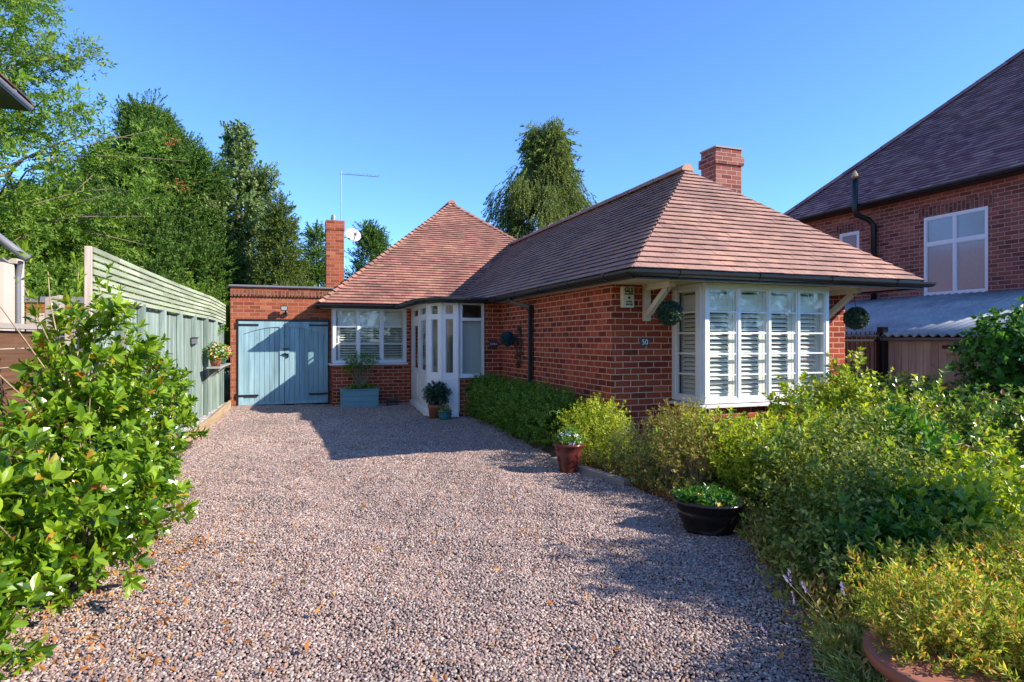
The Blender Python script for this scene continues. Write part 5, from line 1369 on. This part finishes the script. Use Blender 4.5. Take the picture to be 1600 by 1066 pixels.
# bamboo-like arching stem at the right
m = M(); m.tube([(5.9,3.1,.2),(5.5,3.25,.52),(5.05,3.4,.70),(4.75,3.45,.66)], [.012,.010,.007,.003], 6); tag(m.build('arching_stem', PALEW, smooth=True), 'pale bare arching stem over the lime shrub', 'stem')

# pots
def pv(u, v): return at(u, v, z=0.0)
c = pv(893,742); c = (c.x+.03, c.y+.14, 0)
potted('flower_pot', 'oxblood glazed pot of small white flowers beside the hedge', c, [(.105,0),(.115,.02),(.11,.04),(.135,.15),(.15,.235),(.148,.245),(.16,.27),(.165,.30),(.185,.315),(.185,.335),(.165,.335)], TERRA_D, [(c[0],c[1],.37,.13,.13,.09)], 120, [sprig(6,.06,.035,.02,60,1,True,2,s) for s in range(3)], L_HEDGE, [(34,PETAL_W,.024)], cat='flower pot', nst=0)
c = at(1105,845,z=0.0); c = (c.x+.17, c.y+.20, 0)
t = potted('planting_bowl', 'wide black glazed bowl of green seedlings with yellow flowers', c, [(.185,0),(.20,.02),(.205,.035),(.198,.045),(.235,.11),(.258,.175),(.252,.19),(.268,.20),(.270,.235),(.288,.245),(.290,.262),(.262,.262)], BOWL, [(c[0]-.02,c[1],.255,.23,.22,.045)], 330, [sprig(6,.035,.045,.024,70,1,False,2,s) for s in range(3)], L_IVY, [(7,PETAL_Y,.026)], cat='planter', seg=40, nst=0)
c = (at(683,655,z=0.0).x+.02, at(683,655,z=0.0).y+.16, 0)
potted('potted_shrub', 'round dark leaved shrub in a plain terracotta pot by the porch', c, [(.13,0),(.155,.20),(.165,.205),(.17,.265),(.15,.265)], TERRA, [(c[0],c[1],.46,.21,.21,.20)], 420, [sprig(7,.07,.045,.022,60,1,True,2,s) for s in range(3)], L_BOX, ())
c = (at(694,657,z=0.0).x, at(694,657,z=0.0).y+.05, 0)
potted('potted_plant', 'small seedlings in a squat teal glazed pot before the porch', (c[0]+.0,c[1]-.12,0), [(.075,0),(.10,.04),(.125,.11),(.115,.165),(.14,.18),(.14,.195),(.12,.195)], TEAL, [(c[0],c[1]-.12,.20,.09,.09,.045)], 50, SM, L_DRY, (), nst=0)
# wooden planter
p0 = at(533,637,z=0.0); p1 = at(593,637,z=0.0); px0, px1, py0 = p0.x, p1.x, (p0.y+p1.y)/2
t = thing('wooden_planter', 'weathered blue green timber trough planter under the corner window', 'planter', ((px0+px1)/2,py0,0))
m = M()
for k in range(3):
    z = .01+k*.125; m.box(px0+.03,px1-.03,py0,py0+.02,z,z+.121); m.box(px0+.03,px1-.03,py0+.40,py0+.42,z,z+.121)
    m.box(px0,px0+.03,py0+.001,py0+.42,z,z+.121); m.box(px1-.03,px1,py0+.001,py0+.42,z,z+.121)
m.build('boards', PLANTER, t, bevel=.004)
m = M(); m.wall((px0-.02,py0-.02), (1,0), (0,-1), -.46, 0, 0, px1-px0+.04, .386, .41)
m.v = m.v; tp_ = M(); tp_.box(px0-.02,px1+.02,py0-.02,py0+.05,.386,.412); tp_.box(px0-.02,px1+.02,py0+.38,py0+.44,.386,.412); tp_.box(px0-.02,px0+.05,py0+.05,py0+.38,.386,.412); tp_.box(px1-.05,px1+.02,py0+.05,py0+.38,.386,.412)
tp_.build('rim', PLANTER, t, bevel=.004)
m = M(); m.box(px0+.03,px1-.03,py0+.02,py0+.40,.30,.34); m.build('soil', SOIL, t)
pc = ((px0+px1)/2, py0+.21)
shrub('planter_shrub', 'leggy bare stemmed shrub with leaves on top growing in the blue green trough', [(pc[0]+.0,pc[1],1.02,.30,.16,.17),(pc[0]-.14,pc[1],.88,.2,.15,.12),(pc[0]+.33,pc[1],1.0,.10,.1,.10)], 190, [sprig(6,.08,.045,.02,50,1,True,2,s) for s in range(3)], L_HEDGE, BARK_P, 'shrub', 34, .009, shell=.3, bases=[(pc[0]+random.gauss(0,.05),pc[1]+random.gauss(0,.04),.33) for _ in range(6)], zmin=.5)
shrub('trough_plants', 'low dark foliage covering the soil of the blue green trough', [(pc[0]+.05,pc[1],.40,.32,.15,.10)], 170, SM, L_HEDGE, STEM_G, 'plant', 6, .004, shell=.3, bases=[(pc[0],pc[1],.33)], zmin=.35)
p = at(613,634,z=0.0); t = thing('boot_scraper', 'small dark iron boot scraper beside the blue green trough', 'boot scraper', p)
m = M(); m.box(p.x-.13,p.x+.13,p.y+.0,p.y+.02,.0,.03); m.box(p.x-.12,p.x-.10,p.y-.02,p.y+.04,0,.13); m.box(p.x+.10,p.x+.12,p.y-.02,p.y+.04,0,.13); m.box(p.x-.10,p.x+.10,p.y+.005,p.y+.012,.06,.11); m.build('frame', IRON, t)
m = M(); m.ball((p.x,p.y+.05,.14), (.11,.05,.05)); m.ball((p.x+.10,p.y+.05,.17), (.04,.035,.04)); m.build('brush', BARK, t, smooth=True)

# fallen leaves and ground litter
n = 900
X = np.concatenate([RG.normal(-1.0,.35,n*2//3), RG.uniform(-1.4,2.2,n//3)]); Y = np.concatenate([RG.uniform(2.2,5.2,n*2//3), RG.uniform(2.2,8,n//3)])
P = np.stack([X, Y, drive_z(X,Y)+.034], 1)
foliage('fallen_leaves', P, RG.normal(size=(n,3))*np.array([1,1,.12]), RG.uniform(.6,1.2,n), [sprig(1,.001,.070,.030,80,1,False,0,s) for s in range(3)], L_DEAD, None, kind='stuff')
# dry litter and low weeds spilling over the gravel edge
P = []; E = [(2.30,1.9),(2.40,2.2),(2.75,2.7),(3.05,3.3),(3.30,3.9),(3.36,4.8),(3.34,5.6),(3.2,6.8)]
while len(P) < 1500:
    k_ = random.randrange(len(E)-1); f_ = random.random(); x_ = E[k_][0]+(E[k_+1][0]-E[k_][0])*f_+abs(random.gauss(0,.16))-.06; y_ = E[k_][1]+(E[k_+1][1]-E[k_][1])*f_
    P.append((x_, y_, .045))
P = np.array(P)
foliage('leaf_litter', P[:900], RG.normal(size=(900,3))*np.array([1,1,.35]), RG.uniform(.5,1.1,900), [sprig(2,.03,.05,.02,70,1,False,0,s) for s in range(3)], L_DEAD, None, kind='stuff')
foliage('low_weeds', P[900:], RG.normal(size=(600,3))*.5+np.array([-.2,0,1]), RG.uniform(.6,1.5,600), [sprig(9,.14,.035,.014,45,0,True,2,s) for s in range(4)], L_DRY, None, kind='stuff')
# ground cover filling the bed
P = []
while len(P) < 2800:
    x_, y_ = random.uniform(2.4,9), random.uniform(1.5,7.0)
    edge = np.interp(y_, [1.5,2.15,2.7,3.3,3.9,5.5,6.9], [2.3,2.35,2.72,3.05,3.42,3.45,3.35])
    if x_ > edge and not (BX0-.1 < x_ < BX1+.1 and y_ > BY-.1): P.append((x_, y_, .07))
P = np.array(P)
foliage('ground_cover', P, RG.normal(size=(len(P),3))*.6+np.array([0,0,1]), RG.uniform(.6,1.4,len(P)), [sprig(8,.13,.045,.022,58,0,True,2,s) for s in range(4)], L_ROSE, None, kind='stuff')

# ============================================================ TREES
CS = [sprig(12,.30,.095,.034,36,0,False,2,s) for s in range(5)]
CSS = [sprig(12,.32,.09,.030,34,0,False,2,s) for s in range(5)]
def tb(u, Y): p = at(u, 530, Y=Y); return (p.x, p.y, -0.05)
tree('leylandii', 'huge dense dark green conifer with two russet dead sprays, tallest behind the fence', tb(234,25.5), 9.7, lambda h: 2.5*min(1, (1.03-h)/.62)**.75, 210, CS, L_CON, (.7,1.3), .45, (0,0,.8), 2, .60, 130, .02, .3, 10, inner=.72, jit=.28, squash=1.3, rough=.55, fill=2200, spire=True,
     extra=lambda t: foliage('dead_spray', [at(260+random.gauss(0,5),222+random.gauss(0,5),Y=22.75)+Vector((0,0,0)) for _ in range(12)]+[at(278+random.gauss(0,9),288+random.gauss(0,2),Y=22.6) for _ in range(12)], RG.normal(size=(24,3))+np.array([.8,0,-.3]), np.full(24,.8), CSS, L_DEAD, t))
tree('poplar', 'tall grey green poplar with loose leafy crown right of the huge conifer', tb(372,27), 9.9, lambda h: 1.35*math.sin(min(1,h*.95+.18)*PI)**.5+.2, 90, [sprig(9,.30,.10,.075,60,0,True,2,s) for s in range(5)], L_POP, (.7,1.2), .8, (0,0,.6), 3, .42, 34, .05, .22, 40, BARK_P, .35, .5, rough=.5, fill=700)
tree('fir', 'small pointed olive conifer with layered open branches', tb(438,24.5), 6.75, lambda h: 1.5*(1.02-h)+.02, 130, CSS, L_CON2, (.7,1.2), .05, (0,0,.1), 2, .32, 40, .05, .16, 20, inner=.45, jit=.3, squash=.4, fill=350, spire=True)
tree('fir', 'narrow dark conifer just left of the slim chimney', tb(495,26), 5.9, lambda h: 1.35*(1.03-h)+.03, 100, CSS, L_CON, (.7,1.2), .2, (0,0,.3), 2, .30, 40, .05, .16, 10, inner=.45, jit=.3, squash=.45, fill=350, spire=True)
tree('cypress', 'bushy green cypress right of the slim chimney behind the orange roof', tb(579,25.5), 6.0, lambda h: 1.6*(1.03-h)**.85+.03, 110, CSS, L_CON, (.7,1.2), .5, (0,0,.8), 2, .34, 48, .05, .16, 6, inner=.5, jit=.28, squash=1.1, fill=500, spire=True)
tree('cypress', 'rounded yellow green conifer filling the gap behind the garage roof', tb(470,23), 3.3, lambda h: 1.5*math.sin(min(1,h*.8+.25)*PI)**.6+.1, 100, CSS, L_CON2, (.7,1.2), .3, (0,0,.5), 2, .36, 44, .05, .12, 6, inner=.5, jit=.35, fill=600)
WT = [sprig(12,.42,.11,.036,22,0,False,2,s) for s in range(5)]
tree('weeping_cypress', 'tall olive green weeping cypress with hanging sprays behind the long ridge', tb(857,26), 11.5, lambda h: 2.75*min(1,(1.04-h)/.5)**.6*(.86+.18*math.sin(h*14)), 170, WT, L_HANG, (.7,1.3), -.05, (0,0,-1.9), 2, .44, 90, .18, .2, 16, inner=.5, jit=.22, squash=1.7, rough=1.0, fill=1600)
AT = [sprig(9,.30,.125,.048,62,0,True,2,s) for s in range(6)]
tree('ash_tree', 'tall light green ash with airy overhanging branches at the left edge', tb(-75,17), 10.9, lambda h: 2.9*math.sin(min(1,h*.85+.18)*PI)**.6+.3, 105, AT, L_ASH, (.7,1.2), .35, (0,0,.0), 3, .46, 30, .15, .20, 45, BARK_P, .4, .6, rough=.6, fill=300)
tree('ash_tree', 'lower light green broadleaf tree behind the slatted fence', tb(62,18.5), 5.2, lambda h: 1.8*math.sin(min(1,h*.8+.22)*PI)**.6+.2, 100, AT, L_ASH, (.7,1.2), .35, (0,0,.1), 3, .42, 32, .1, .12, 30, BARK_P, .4, .6, rough=.5, fill=300)
shrub('garden_hedge', 'mixed yellow green bushes growing up behind the slatted fence', [(-2.7,14.2,1.5,1.0,1.0,1.1),(-4.3,14.5,1.6,1.2,1.0,1.2),(-3.0,12.5,1.1,.8,.9,1.0),(-2.4,17.5,1.6,1.0,1.4,1.2)], 4600, [sprig(8,.20,.085,.042,58,0,True,2,s) for s in range(5)], L_ASH, BARK_P, 'bush', 40, .015, shell=.5, lump=.6, up=.4, base_r=.4)
shrub('far_hedge', 'dark evergreen hedge closing the garden behind the garage', [(x_,29+random.uniform(-.5,.5),1.6,1.5,1.0,2.1+random.uniform(-.3,.3)) for x_ in np.arange(-16,22,2.2)], 4800, CS, L_CON, BARK, 'hedge', 20, .03, (1.2,1.9), shell=.6, lump=.3, up=.6, base_r=.4)
# canopy off to the right that shades the gravel, and the trees across the road the windows mirror
tree('ornamental_tree', 'small standard ornamental tree at the street end of the planting bed', (5.95,0.95,0), 2.8, lambda h: .42 if h > .74 else .03, 40, [sprig(7,.14,.06,.03,58,0,True,2,s) for s in range(4)], L_ROSE, (.7,1.2), .15, (0,0,.4), 2, .16, 16, .74, .035, 20, BARK_P, .2, .7)
shrub('roadside_hedge', 'long mass of tall green garden trees across the road facing the bungalow', [(x_,-24+random.uniform(-1,1),2.4,2.6,1.4,2.4+random.uniform(-.8,1.6)) for x_ in np.arange(-30,40,3.6)], 5000, [sprig(12,.7,.26,.12,50,0,False,2,s) for s in range(4)], L_ASH, BARK, 'hedge', 20, .05, shell=.6, lump=.3, up=.6, base_r=.5)
